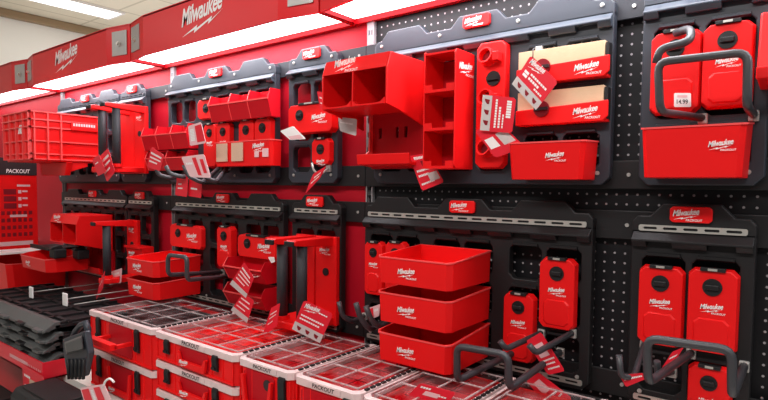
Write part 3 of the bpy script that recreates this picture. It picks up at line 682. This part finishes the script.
# ---- central bay, lower row
for z0, zf, zb2, lb in ((1.100, 1.170, 1.182, 'upper'), (1.003, 1.078, 1.088, 'lower')):
    t = tray('red_tray', -2.458, -2.206, -.273, YP-.001, z0, zf, zb2, lb+' red tray of the pair behind the long wire loop, lower centre', 'tray', 'pair of red trays in the lower centre', ch=.022, taper=.004, logo_at=.42, lw=.07, logo_z=.55)
    link('price_sticker', MB().box(-2.262, -2.222, -.2665, -.262, zf-.035, zf-.008), WHITE, t)
flap(ax(168, 230, -.08), ax(200, 230, -.08), 1.205, 1.315, 'square latch module above the pair of red trays, lower centre', wide=True, panel=False)
wire([(234, 276, -.06), (187, 280, -.36), (187, 257, -.36), (168, 255, -.36), (168, 275, -.36), (222, 272, -.06)], .0085, 'long grey wire loop reaching out past the pair of red trays', group='grey wire loops')
flap(ax(218, 250, -.072), ax(233, 250, -.072), 1.145, 1.325, 'narrow latch module left of the slanted bins, lower centre', th=.03)
flap(ax(237, 250, -.09), ax(276, 250, -.09), 1.205, 1.30, 'wide latch module with a corner sticker above the slanted bins, lower centre', wide=True, panel=False, th=.04)
card([(268, 257), (274, 257), (275, 262), (271, 263)], -.10, 'white corner sticker beside the wide latch module, lower centre', m=WHITE, cat='sticker', group=None, lines=((.2, .8, .4, .6),), name='sticker')
xl0, xl1 = -1.900, -1.665
slant_bin(xl0, xl1, 1.118, 1.205, YP-.001, -.15, 'upper wide slanted bin behind the hanging tags, lower centre', 'wide slanted bins', lw=.06, m=REDM)
slant_bin(xl0, xl1, 1.015, 1.102, YP-.001, -.15, 'lower wide slanted bin behind the hanging tags, lower centre', 'wide slanted bins', lw=.06, m=REDM)
card([(244, 262), (254, 278), (246, 298), (230, 284)], -.21, 'upper diamond tag with a grey edge in front of the wide slanted bins', strip=(.0, 1., .80, 1.), lines=((.1, .8, .15, .22), (.1, .9, .3, .36), (.1, .9, .45, .5), (.1, .7, .6, .65)))
card([(243, 293), (254, 301), (247, 323), (231, 310)], -.21, 'lower diamond tag with a grey edge in front of the wide slanted bins', strip=(.0, 1., .78, 1.), lines=((.1, .8, .2, .26), (.1, .9, .4, .46), (.1, .7, .6, .65)))
roller_frame(-1.347, .998, 1.318, 2, 'red frame with two dark rollers in the lower centre', off=.038, reach=.228)
card([(271, 308), (280, 303), (277, 326), (262, 337)], -.27, 'tilted red tag at the foot of the two-roller frame', lines=((.2, .8, .25, .3), (.2, .8, .4, .44), (.2, .6, .6, .64)))
card([(304, 300), (333, 314), (320, 343), (292, 329)], -.27, 'large red tag with a grey strip of tool pictures leaning on the two-roller frame', strip=(.0, 1., .72, 1.), icons=True, lines=((.1, .9, .42, .47), (.1, .8, .54, .59), (.6, .9, .14, .18)), lg=(.1, .30, .5))
wire([(339, 302, -.22), (342, 316, -.21), (352, 322, -.17), (364, 316, -.06)], .0075, 'dark upturned hook right of the two-roller frame', 'wall_hook', group=gh)
wire([(356, 303, -.24), (360, 318, -.23), (370, 330, -.2), (385, 322, -.06)], .0085, 'middle dark upturned hook beside the white crumpled tag', 'wall_hook', group=gh)
wire([(366, 306, -.24), (371, 320, -.23), (380, 328, -.2), (394, 318, -.06)], .0085, 'right dark upturned hook left of the bottom stacked tray', 'wall_hook', group=gh)
card([(366, 309), (380, 304), (379, 316), (369, 320)], -.2, 'white and red crumpled tag left of the middle stacked tray', m=TAGP, boxes=((.1, .5, .1, .9, TAGR),), lines=((.6, .9, .3, .5),))
# ---- left bay
def crate():
    x0, x1, yf, yb, z0, z1 = -3.515, -3.14, -.405, YP-.005, 1.612, 1.865
    t = thing('slotted_crate', 'large red crate with ribbed sides hanging at upper left', 'crate', ((x0+x1)/2, -.23, z0)); th = .006
    tp = .012
    def ring(i, z, k): return [(x0+i+k, yf+i+k, z), (x1-i-k, yf+i+k, z), (x1-i-k, yb-i-k, z), (x0+i+k, yb-i-k, z)]
    mb = MB(); v = ring(0, z0, tp)+ring(0, z1, 0)+ring(th, z1, 0)+ring(th, z0+th, tp); f = []
    for k in range(3):
        for i in range(4): f.append((k*4+i, k*4+(i+1) % 4, (k+1)*4+(i+1) % 4, (k+1)*4+i))
    f += [(3, 2, 1, 0), (12, 13, 14, 15)]; mb.add(v, f); link('shell', mb, RED, t, .002)
    rb = MB()
    for z in (z0+.008, z0+.035, z0+.10, z0+.17, z1-.045, z1-.006):
        k = tp*(1-(z-z0)/(z1-z0)); o = .010
        rb.box(x0+k-o, x1-k+o, yf+k-o, yf+k, z, z+.006).box(x1-k, x1-k+o, yf+k-o, yb-k, z, z+.006)
    for u in (.04, .28, .52, .76, .96):
        x = x0+(x1-x0)*u; rb.box(x, x+.006, yf-.008, yf+.01, z0+.008, z1)
    for u in (.04, .22, .40, .96):
        y = yf+(yb-yf)*u; rb.box(x1-.010, x1+.008, y, y+.006, z0+.008, z1)
    link('rib', rb, EDGE, t)['label'] = 'raised ribs on the crate sides'
    hm = MB().box(x1, x1+.011, yf+.19, yf+.33, z1-.085, z1-.04)
    hp = link('handle_panel', hm, RED, t, .004)
    mb = MB()
    for k in range(9):
        y = yf+.2+.013*k; mb.quad((x1+.0118, y, z1-.062), (x1+.0118, y+.009, z1-.062), (x1+.0118, y+.009, z1-.048), (x1+.0118, y, z1-.048))
    link('print', mb, TAGP, hp)
    mb = MB()
    for k in range(3): mb.add([(x0+.22+.02*k, yf-.003, z0+.14), (x0+.235+.02*k, yf-.003, z0+.14), (x0+.255+.02*k, yf-.003, z0+.185), (x0+.24+.02*k, yf-.003, z0+.185)], [(0, 1, 2, 3)])
    link('emblem', mb, WHITE, t)
    link('slot', MB().box(x0+.27, x0+.29, yf-.002, yf+.006, z0+.03, z0+.07), DKRED, t)
crate()
def crate_bracket():
    x0, x1 = ax(42, 166, -.225), ax(70, 166, -.225); z1 = 1.6115; z0 = z1-.07
    t = thing('support_bracket', 'red support bracket under the slotted crate', 'bracket', ((x0+x1)/2, -.15, z0))
    link('cross_bar', MB().prism([(x0, z1), (x1, z1), (x1-.03, z0), (x0+.03, z0)], -.24, -.21, 'y'), RED, t, .004)
    for xx in (x0+.03, x1-.05): link('arm', MB().prism([(-.12, z1-.02), (-.12, z1), (-.21, z1), (-.21, z0+.02)], xx, xx+.02, 'x'), RED, t, .003)
crate_bracket()
roller_frame(-2.645, 1.552, 1.884, 2, 'red frame with two dark rollers beside the slotted crate, upper left', dx=.145, off=.025)
card([(98, 158), (108, 148), (115, 172), (107, 182)], -.27, 'red tag with white stripes hanging at the foot of the upper left roller frame', lines=((.1, .9, .2, .3), (.1, .9, .42, .5), (.1, .7, .65, .72)))
card([(92, 160), (99, 154), (106, 172), (98, 176)], -.29, 'plain red tag tucked behind the striped tag at upper left', lines=((.2, .6, .3, .36),))
# lower left
tool_station(-3.335, -3.008, 1.332, 'red tool station with two deep bays at lower left, above a red drawer')
tray('drawer_tray', -3.49, -3.10, -.355, -.15, 1.035, 1.105, 1.13, 'red drawer tray beside two black clips at lower left', 'drawer', ch=.04, taper=.008, logo_at=.35, lw=.06, logo_z=.5)
for px, py, lb in ((58, 252, 'left black clip on the rim of the lower left red drawer'), (81, 253, 'right black clip below the lower left tool station')):
    c = at(px, py, -.30 if px < 70 else -.2); t = thing('clip', lb, 'clip', c-Vector((0, 0, .03)), 'black clips at lower left')
    link('block', MB().box(c.x-.035, c.x+.035, c.y-.03, c.y+.03, c.z-.03, c.z+.018), BLACK, t, .006)
    link('lever', MB().prism([(c.y-.045, c.z+.018), (c.y+.02, c.z+.018), (c.y+.01, c.z+.038), (c.y-.03, c.z+.030)], c.x-.02, c.x+.02, 'x'), BLACK, t, .003)
c = at(42, 248, -.28)
t = thing('flat_plate', 'flat black plate lying across the back of the lower left drawer', 'plate', (c.x, c.y, 1.128))
link('slab', MB().box(c.x-.20, c.x+.06, -.27, -.13, 1.128, 1.140), BLACK, t, .003)
link('edge_ridge', MB().box(c.x-.20, c.x+.06, -.27, -.255, 1.140, 1.15), DARK, t, .002)
roller_frame(-2.735, 1.0, 1.315, 1, 'red arm holding a single dark roller at lower left')
def rail_box(x0, x1, z0, z1, yf, label):
    t = thing('wall_bin', label, 'bin', ((x0+x1)/2, -.08, z0))
    link('body', MB().prism([(YP-.001, z0), (yf+.02, z0), (yf, z1), (YP-.001, z1)], x0, x1, 'x'), RED, t, .004)
    link('rim', MB().box(x0-.003, x1+.003, yf-.004, yf+.006, z1-.01, z1), RED, t); flogo(t, x0+.03, yf+.004, z0+(z1-z0)*.35, .06)
rail_box(ax(129, 265, -.1), ax(145, 265, -.1), 1.11, 1.19, -.12, 'small red bin between the single roller and the pair of trays')
card([(110, 272), (122, 268), (121, 283), (109, 285)], -.16, 'white and red tag behind the single roller at lower left', m=TAGP, boxes=((.1, .9, .5, .9, TAGR),), lines=((.2, .8, .2, .35),))
card([(99, 285), (105, 270), (103, 288), (96, 300)], -.28, 'narrow edge-on red tag at the foot of the single roller', lines=((.3, .7, .3, .36),))
# sign panel
def sign():
    X = -3.775; t = thing('sign_panel', 'red printed sign panel with a black header standing at the far left', 'sign', (X, -.3, 1.09))
    yb, yf, z0, zh, z1 = -.152, -.40, 1.105, 1.545, 1.655
    link('panel', MB().box(X-.006, X, yf, yb, z0, zh), RED, t, .002)
    h = link('header', MB().prism([(yf, zh), (yb, zh), (yb, zh+.075), (yf, z1)], X-.006, X+.002, 'x'), INK, t)
    mb = MB(); mb.flat(PK, (X+.0035, -.315, zh+.012), Vector((0, .125, 0)), Vector((0, 0, .15))); link('lettering', mb, WHITE, h)
    mb = MB(); dk = MB()
    mb.flat(text_cache('MODULAR', 0), (X+.001, -.245, zh-.025), Vector((0, .06, 0)), Vector((0, 0, .06))) if False else None
    for k in range(3):
        z = zh-.115-.042*k
        dk.quad((X+.001, -.33, z), (X+.001, -.265, z), (X+.001, -.265, z+.032), (X+.001, -.33, z+.032))
        mb.quad((X+.001, -.255, z+.006), (X+.001, -.238, z+.006), (X+.001, -.238, z+.026), (X+.001, -.255, z+.026))
        mb.quad((X+.001, -.233, z+.014), (X+.001, -.205, z+.014), (X+.001, -.205, z+.024), (X+.001, -.233, z+.024))
    mb.quad((X+.001, -.26, zh-.068), (X+.001, -.19, zh-.068), (X+.001, -.19, zh-.056), (X+.001, -.26, zh-.056))
    mb.quad((X+.001, -.30, z0+.19), (X+.001, -.21, z0+.19), (X+.001, -.21, z0+.205), (X+.001, -.30, z0+.205))
    mb.quad((X+.001, -.36, z0+.02), (X+.001, -.18, z0+.02), (X+.001, -.18, z0+.045), (X+.001, -.36, z0+.045))
    for r in range(4):
        for k in range(6):
            y = -.345+.029*k; z = z0+.075+.043*r
            if r == 3 or True: dk.quad((X+.0012, y, z), (X+.0012, y+.018, z), (X+.0012, y+.018, z+.022), (X+.0012, y, z+.022))
    link('print', mb, TAGP, t); link('pictures', dk, DKRED, t)
sign()
t = thing('wall_shelf', 'white shelf edge under the printed sign panel at far left', 'shelf', (-3.95, -.3, 1.06))
link('board', MB().box(-4.5, -3.76, -.42, -.04, 1.075, 1.09), WHITE, t, .002); link('price_rail', MB().box(-4.5, -3.76, -.43, -.42, 1.06, 1.095), GALV, t)
tray('red_tub', -4.25, -3.66, -.36, -.04, .865, 1.03, 1.03, 'wide red tub below the sign panel shelf at far left', 'bin', ch=.03, taper=.02, logo_at=.5, lw=.08)
# peg hooks with scan tags
for (a, b, lb) in (((33, 292), (86, 292), 'back'), ((67, 299), (113, 294), 'front')):
    P = at(a[0], a[1], -.40 if lb == 'back' else -.44); Q = Vector((P.x+.0, -.02, P.z-.0))
    t = thing('peg_hook', '%s thin chrome peg hook with a white price tag at its tip, lower left' % lb, 'hook', (P.x, -.2, P.z-.03), 'peg hooks over the black rails')
    link('rod', MB().tube([P, Vector((P.x, -.0, P.z))], .0025), GALV, t); link('rod', MB().tube([P+Vector((0, .03, -.03)), Vector((P.x, -.0, P.z-.03))], .0025), GALV, t)
    link('tag_holder', MB().box(P.x-.022, P.x+.022, P.y-.012, P.y-.004, P.z-.03, P.z+.028), WHITE, t, .003)
# ================================================================== DECK, CASES
t = thing('merchandise_deck', 'pale metal display deck carrying the clear-lid cases', 'deck', (-1.5, -.3, .64))
link('deck_top', MB().box(-4.4, 1.1, -.515, -.002, .672, .687), CREAM, t, .002); link('price_rail', MB().box(-4.4, 1.1, -.525, -.515, .662, .690), CREAM, t)
t = thing('base_deck', 'lower cream base deck near the floor at lower left', 'deck', (-1.5, -.4, .0))
link('deck_top', MB().box(-4.4, 1.1, -.95, -.002, .36, .38), CREAM, t); link('kick_panel', MB().box(-4.4, 1.1, -.93, -.91, .0, .36), BLACK, t)
def case(x0, x1, z0, h, label, group, latches=2, inner=REDM, nx=3, ny=3, out=False, hole=False, lift=False):
    """organizer case: red body, clear ribbed lid over small bins, white printed lid edge, black latches, carry handle"""
    yf, yb = -.50, -.13; zt = z0+h; g = .002; x0 += g; x1 -= g
    t = thing('organizer_case', label, 'tool case', ((x0+x1)/2, (yf+yb)/2, z0), group)
    zl = zt-.022; ch = .014; th = .005; w = x1-x0
    def ring(i, z, k=0): return [(x0+i+k, yb-i, z), (x0+i+k, yf+i+ch+k, z), (x0+i+k+ch, yf+i+k, z), (x1-i-k-ch, yf+i+k, z), (x1-i-k, yf+i+ch+k, z), (x1-i-k, yb-i, z)]
    mb = MB(); v = ring(.006, z0)+ring(.006, zl)+ring(.006+th, zl)+ring(.006+th, z0+th); f = []; n = 6
    for k in range(3):
        for i in range(n): f.append((k*n+i, k*n+(i+1) % n, (k+1)*n+(i+1) % n, (k+1)*n+i))
    f += [list(range(n))[::-1], list(range(3*n, 4*n))]; mb.add(v, f)
    for u in (.03, .15, .27, .73, .85, .96): mb.box(x0+w*u, x0+w*u+.004, yf+.003, yf+.008, z0+.004, zl-.004)
    for k in range(5): yy = yf+.05+.07*k; mb.box(x1-.008, x1-.002, yy, yy+.006, z0+.004, zl-.004)
    mb.box(x0+.012, x1-.012, yf+.001, yf+.007, z0+.002, z0+.010)
    link('body', mb, RED, t, .0015)
    # inner bins
    iw = (w-.05)/nx; idp = (yb-yf-.06)/ny
    for i in range(nx):
        for j in range(ny):
            a = x0+.025+iw*i+.003; b = a+iw-.006; c = yf+.03+idp*j+.003; d = c+idp-.006; zz = zl-.004; s = .008
            bm_ = MB(); O = [(a, c, zz), (b, c, zz), (b, d, zz), (a, d, zz)]; I = [(a+.004, c+.004, zz), (b-.004, c+.004, zz), (b-.004, d-.004, zz), (a+.004, d-.004, zz)]
            B0 = [(a+s, c+s, zz-.024), (b-s, c+s, zz-.024), (b-s, d-s, zz-.024), (a+s, d-s, zz-.024)]
            v = O+I+B0; f = [(k, (k+1) % 4, 4+(k+1) % 4, 4+k) for k in range(4)]+[(4+k, 4+(k+1) % 4, 8+(k+1) % 4, 8+k) for k in range(4)]+[(8, 9, 10, 11)]
            link('inner_bin', bm_.add(v, f), inner, t)
    # lid
    A = ring(.004, zt-.003); B = ring(.007, zt)
    lm = MB(); lm.add(B, [list(range(n))]); lm.add(A+B, [(i, i+1, n+i+1, n+i) for i in range(n-1)])
    lid = link('lid', lm, CLEAR, t)
    rb = MB()
    for i in range(nx+1):
        a = x0+.025+iw*i; rb.box(a-.002, a+.002, yf+.03, yb-.03, zt, zt+.003)
    for j in range(ny+1):
        c = yf+.03+idp*j; rb.box(x0+.022, x1-.022, c-.002, c+.002, zt, zt+.003)
    link('lid_rib', rb, FROST, lid)['label'] = 'frosted ribs on the clear lid'
    e = MB(); R0 = ring(0, zl); R1 = ring(0, zt-.002); 
    v = R0+R1; e.add(v, [(i, i+1, n+i+1, n+i) for i in range(n-1)])
    v2 = ring(0, zt-.002)+ring(.012, zt+.001); e.add(v2, [(i, i+1, n+i+1, n+i) for i in range(n-1)])
    ed = link('lid_edge', e, EDGEW, t)
    lw_ = min(.10, w*.34)
    link('name_strip', MB().box(x0+w*.5-lw_*.75, x0+w*.5+lw_*.75, yf-.002, yf, zl+.004, zt-.004), EDGEW, ed)
    mb = MB(); mb.flat(PK, (x0+w*.5-lw_*.5, yf-.0028, zl+.0055), Vector((lw_, 0, 0)), Vector((0, 0, lw_*.9))); link('lettering', mb, INK, ed)
    for zz in (x1-.010,):
        hg = MB()
        for k in range(14): hg.box(zz+.001, zz+.009, yf+.035+.022*k, yf+.05+.022*k, zt-.002, zt+.003)
        link('hinge_ridge', hg, DARK, lid)
    lx = (.16, .76) if latches == 2 else (.80,)
    for u in lx:
        a = x0+w*u; lw2 = .026
        l = link('latch', MB().prism([(yf+.004, z0+h*.30), (yf-.006, z0+h*.34), (yf-.008, zl-.006), (yf-.004, zl+.004), (yf+.002, zl+.004)], a, a+lw2, 'x'), BLACK, t, .002)
        link('tab', MB().box(a+.004, a+lw2-.004, yf-.011, yf-.007, z0+h*.38, z0+h*.46), DARK, l)
    # handle bay
    hx0, hx1 = (x0+w*.34, x0+w*.70) if latches == 2 else (x0+w*.12, x0+w*.70)
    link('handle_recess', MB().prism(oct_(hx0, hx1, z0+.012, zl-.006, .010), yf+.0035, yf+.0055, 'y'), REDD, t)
    if hole:
        link('lock_hole', MB().cyl((hx1-.03, yf+.0045, zl-.035), (0, -1, 0), .016, .003, 16), INK, t)
    hz = z0+h*.42
    if lift:
        hd = MB().box(hx0, hx0+.016, yf-.062, yf+.004, hz, hz+.014).box(hx1-.016, hx1, yf-.062, yf+.004, hz, hz+.014).box(hx0, hx1, yf-.078, yf-.052, hz-.002, hz+.020)
    else:
        hd = MB().prism([(hx0, zl-.02), (hx0+.010, zl-.02), (hx0+.022, z0+.032), (hx1-.022, z0+.032), (hx1-.010, zl-.02), (hx1, zl-.02), (hx1-.010, z0+.012), (hx0+.010, z0+.012)], yf-.010, yf+.002, 'y')
    ho = link('handle', hd, RED, t, .002)
    if not lift: flogo(t, hx0+.02, yf-.010, z0+.014, min(.05, (hx1-hx0)*.5), sub=False)
    elif hole: logo(ho, (hx0+.03, yf-.076, hz+.0215), (1, 0, 0), (0, .9, .2), .06, WHITE, False)
    return t
ZD = .688
gc = 'organizer cases on the deck'
LV = {2: ('bottom', 'top'), 3: ('bottom', 'middle', 'top')}
for k in range(2):
    case(-2.318, -1.818, ZD+.1535*k, .15, LV[2][k]+' deep case of the leftmost stack'+(', with dark inner bins and its handle raised' if k else ', under the one with a raised handle'), gc, 2, DARK if k else REDM, 4, 3, lift=(k == 1))
for k in range(3):
    case(-1.814, -1.352, ZD+.1025*k, .0985, LV[3][k]+' shallow case of the three stacked under the diamond tags', gc, 2, RED, 4, 3)
for (a, b, nm, lf) in ((-1.345, -1.108, 'compact stack right of the shallow cases', False), (-1.103, -.868, 'compact stack with a logo-printed raised handle', True), (-.863, -.625, 'compact stack below the stacked trays', False), (-.620, -.385, 'compact stack at the right, below the short hooks', False)):
    for k in range(2):
        case(a, b, ZD+.1535*k, .15, LV[2][k]+' case of the '+nm, gc, 1, REDM, 2, 3, hole=True, lift=(lf and k == 1))
card([(420, 383), (456, 393), (440, 412), (402, 402)], -.42, 'red card with faint white print lying on the clear lids at the bottom edge', m=TAGR, boxes=((.3, .7, .25, .45, TAGP),), lines=((.1, .4, .1, .18), (.6, .9, .3, .36)))
# left display tray with stacked black rails
def display_tray():
    x0, x1, yf, yb, z0, z1 = -3.6, -2.47, -.615, -.10, .692, .765
    t = thing('cardboard_tray', 'red printed cardboard tray holding the stacked black rails at lower left', 'tray', ((x0+x1)/2, -.35, z0)); th = .006
    link('base', MB().box(x0, x1, yf, yb, z0, z0+th), TAGR, t)
    fr = link('front_lip', MB().box(x0, x1, yf, yf+th, z0, z1), TAGR, t); link('side_lip', MB().box(x1-th, x1, yf+th, yb, z0, z1), TAGR, t)
    mb = MB()
    for k in range(16): a = x1-.36+.013*k; mb.quad((a, yf-.001, z0+.03), (a+.009, yf-.001, z0+.03), (a+.009, yf-.001, z0+.045), (a, yf-.001, z0+.045))
    for k in range(16): a = x1-.16+.009*k; mb.quad((a, yf-.001, z0+.012+(k % 2)*.018), (a+.006, yf-.001, z0+.012+(k % 2)*.018), (a+.006, yf-.001, z0+.022+(k % 2)*.018), (a, yf-.001, z0+.022+(k % 2)*.018))
    link('print', mb, TAGP, fr)
    return t
display_tray()
def black_rail(k):
    z = .70+.044*k; dx = (.0, .012, -.008, .010, -.004)[k]
    x0, x1, yf, yb = -3.55+dx, -2.50+dx, -.60+.006*(k % 2), -.16
    t = thing('moulded_rail', ('lowest', 'second lowest', 'middle', 'second highest', 'topmost')[k]+' black moulded plate in the stack of five on the red cardboard tray', 'plate', ((x0+x1)/2, -.38, z), 'black plates stacked in the red tray')
    ho = []; 
    b = MB().box(x0, x1, yf+.05, yb, z+.014, z+.026)
    for i in range(9): xx = x0+.02+(x1-x0-.04)*i/8; b.box(xx-.01, xx+.01, yf+.05, yb, z+.026, z+.036)
    for j in range(3): yy = yf+.10+.13*j; b.box(x0, x1, yy, yy+.018, z+.026, z+.036)
    link('grid_panel', b, BLACK, t)
    link('sloped_edge', MB().prism([(yf, z+.002), (yf+.004, z+.010), (yf+.05, z+.040), (yf+.07, z+.040), (yf+.07, z+.014), (yf+.05, z+.012)], x0, x1, 'x'), LGREY, t, .002)
    for i in range(6):
        xx = x0+.05+(x1-x0-.1)*i/5; link('tooth', MB().prism([(xx-.05, yf+.03), (xx-.03, yf-.012), (xx+.03, yf-.012), (xx+.05, yf+.03)], z+.002, z+.014, 'z'), LGREY if i % 2 else DARK, t, .002)
for k in range(5): black_rail(k)
# dark grey moulded holster tilted beside the left stack
def holster():
    t = thing('tool_holster', 'dark grey moulded plastic holster leaning between the black plates and the leftmost cases', 'holster', (-2.25, -.60, .70))
    c = lambda px, py, y: at(px, py, y)
    ys = (-.56, -.36)
    Q = [(62, 339), (84, 331), (88, 354), (83, 377), (67, 378), (63, 354)]
    mb = MB(); mb.loft([c(a, b, -.64) for a, b in Q], [c(a, b, -.64)+Vector((.0, .025, .0)) for a, b in Q]); link('pouch', mb, GREY, t, .006)
    rb = MB()
    for k in range(5):
        a = c(68+4.0*k, 359, -.643); b_ = c(69+3.6*k, 379, -.643); rb.tube([a, b_], .006, 6)
    link('rib', rb, DARK, t)
    mb = MB(); mb.loft([c(a, b, -.643) for a, b in ((64, 342), (82, 335), (84, 350), (66, 355))], [c(a, b, -.658) for a, b in ((65.5, 343.5), (81, 337.5), (82.5, 349), (67, 353))]); link('front_plate', mb, LGREY, t, .003)
    hp = [c(a, b, -.61) for a, b in ((72, 340), (76, 331), (81, 325), (86, 323), (88, 329), (87, 340))]
    link('handle', MB().tube(hp, .012, 10), GREY, t)
holster()
# below the deck, lower left corner
def lower_goods():
    z = .382
    P = atz(22, 400, .45)
    c = [at(x, y, -.63) for x, y in ((23, 366), (45, 376), (43, 415), (26, 410))]
    t, _ = card([(22, 364), (44, 377), (42, 415), (24, 405)], -.622, 'red price sign hanging from the cardboard tray at the lower left', cat='sign', group=None, name='hanging_sign', boxes=((.35, .75, .25, .38, TAN),), lines=((.1, .4, .2, .26), (.1, .5, .45, .50), (.1, .5, .62, .66), (.2, .8, .8, .84)))
    x0, x1, z1 = -2.45, -2.08, .705
    t = thing('black_case', 'black plastic case on the base deck below the red tray', 'tool case', ((x0+x1)/2, -.7, z))
    link('shell', MB().prism([(-.74, z), (-.74, z1-.03), (-.72, z1), (-.57, z1), (-.57, z)], x0, x1, 'x'), BLACK, t, .012)
    link('lid_panel', MB().box(x0+.04, x1-.04, -.71, -.59, z1, z1+.006), DARK, t, .004)
    link('latch', MB().box(x0+.12, x0+.2, -.752, -.74, z1-.10, z1-.03), RED, t, .003)
    x2 = x0-.16
    t = thing('black_case', 'dark case at the bottom left corner left of the hanging red price sign', 'tool case', (x2-.3, -.7, z))
    link('shell', MB().prism([(-.74, z), (-.74, z1-.15), (-.72, z1-.12), (-.63, z1-.12), (-.63, z)], x2-.55, x2, 'x'), BLACK, t, .012)
    link('lid_panel', MB().box(x2-.5, x2-.05, -.71, -.65, z1-.12, z1-.114), DARK, t, .004)
    t = thing('red_carton', 'deep red carton under the cardboard tray at the left frame edge', 'box', (-3.1, -.35, z))
    link('carton', MB().box(-3.9, -2.72, -.50, -.2, z, .628), REDD, t, .004); link('lid_flap', MB().box(-3.9, -2.72, -.506, -.50, .55, .628), REDD, t)
lower_goods()
card([(80, 388), (104, 384), (112, 402), (86, 408)], -.765, 'pink and red ribbed tag hanging on a white loop at the bottom left', m=TAGP, boxes=((.05, .35, .1, .9, TAGR), (.55, .8, .1, .9, TAGR)), lines=((.4, .5, .2, .8),))
wire([(103, 388, -.764), (105, 381, -.764), (110, 378, -.764), (114, 382, -.764)], .003, 'thin white loop holding the ribbed tag at the bottom left', 'wire_hook', m=WHITE)
# ================================================================== LIGHT
w = bpy.data.worlds.new('store_ambient'); S.world = w; w.use_nodes = True
nt = w.node_tree; bg = nt.nodes['Background']; bg.inputs[0].default_value = (1, .96, .94, 1); bg.inputs[1].default_value = .17
def area(name, loc, size, sy, energy, rot, col=(1, .97, .94)):
    l = bpy.data.lights.new(name, 'AREA'); l.shape = 'RECTANGLE'; l.size = size; l.size_y = sy; l.energy = energy; l.color = col
    o = bpy.data.objects.new(name, l); COL.objects.link(o); o.location = loc; o.rotation_euler = rot; return o
area('aisle_light', (-.4, -2.2, ZC-.05), 4.0, .35, 88, (math.radians(22), 0, 0))
area('far_wall_fill', (-4.6, -2.4, ZC-.05), 3.0, .5, 18, (math.radians(10), 0, 0))  # added fill lamp that brightens the far left wall
area('ceiling_fill', (-4.6, 1.2, 2.3), 3.0, 1.5, 15, (math.pi, 0, 0))  # added upward fill so the ceiling reads brighter
for i in range(4):
    xm = (XB[i]+XB[i+1])/2 if i < 3 else XB[3]+.6
    area('canopy_lamp', (xm, -.12, 2.066), 1.1, .12, 7, (0, 0, 0), (.93, .95, 1))
S.view_settings.view_transform = 'Standard'; S.view_settings.look = 'None'; S.view_settings.exposure = 0; S.view_settings.gamma = 1
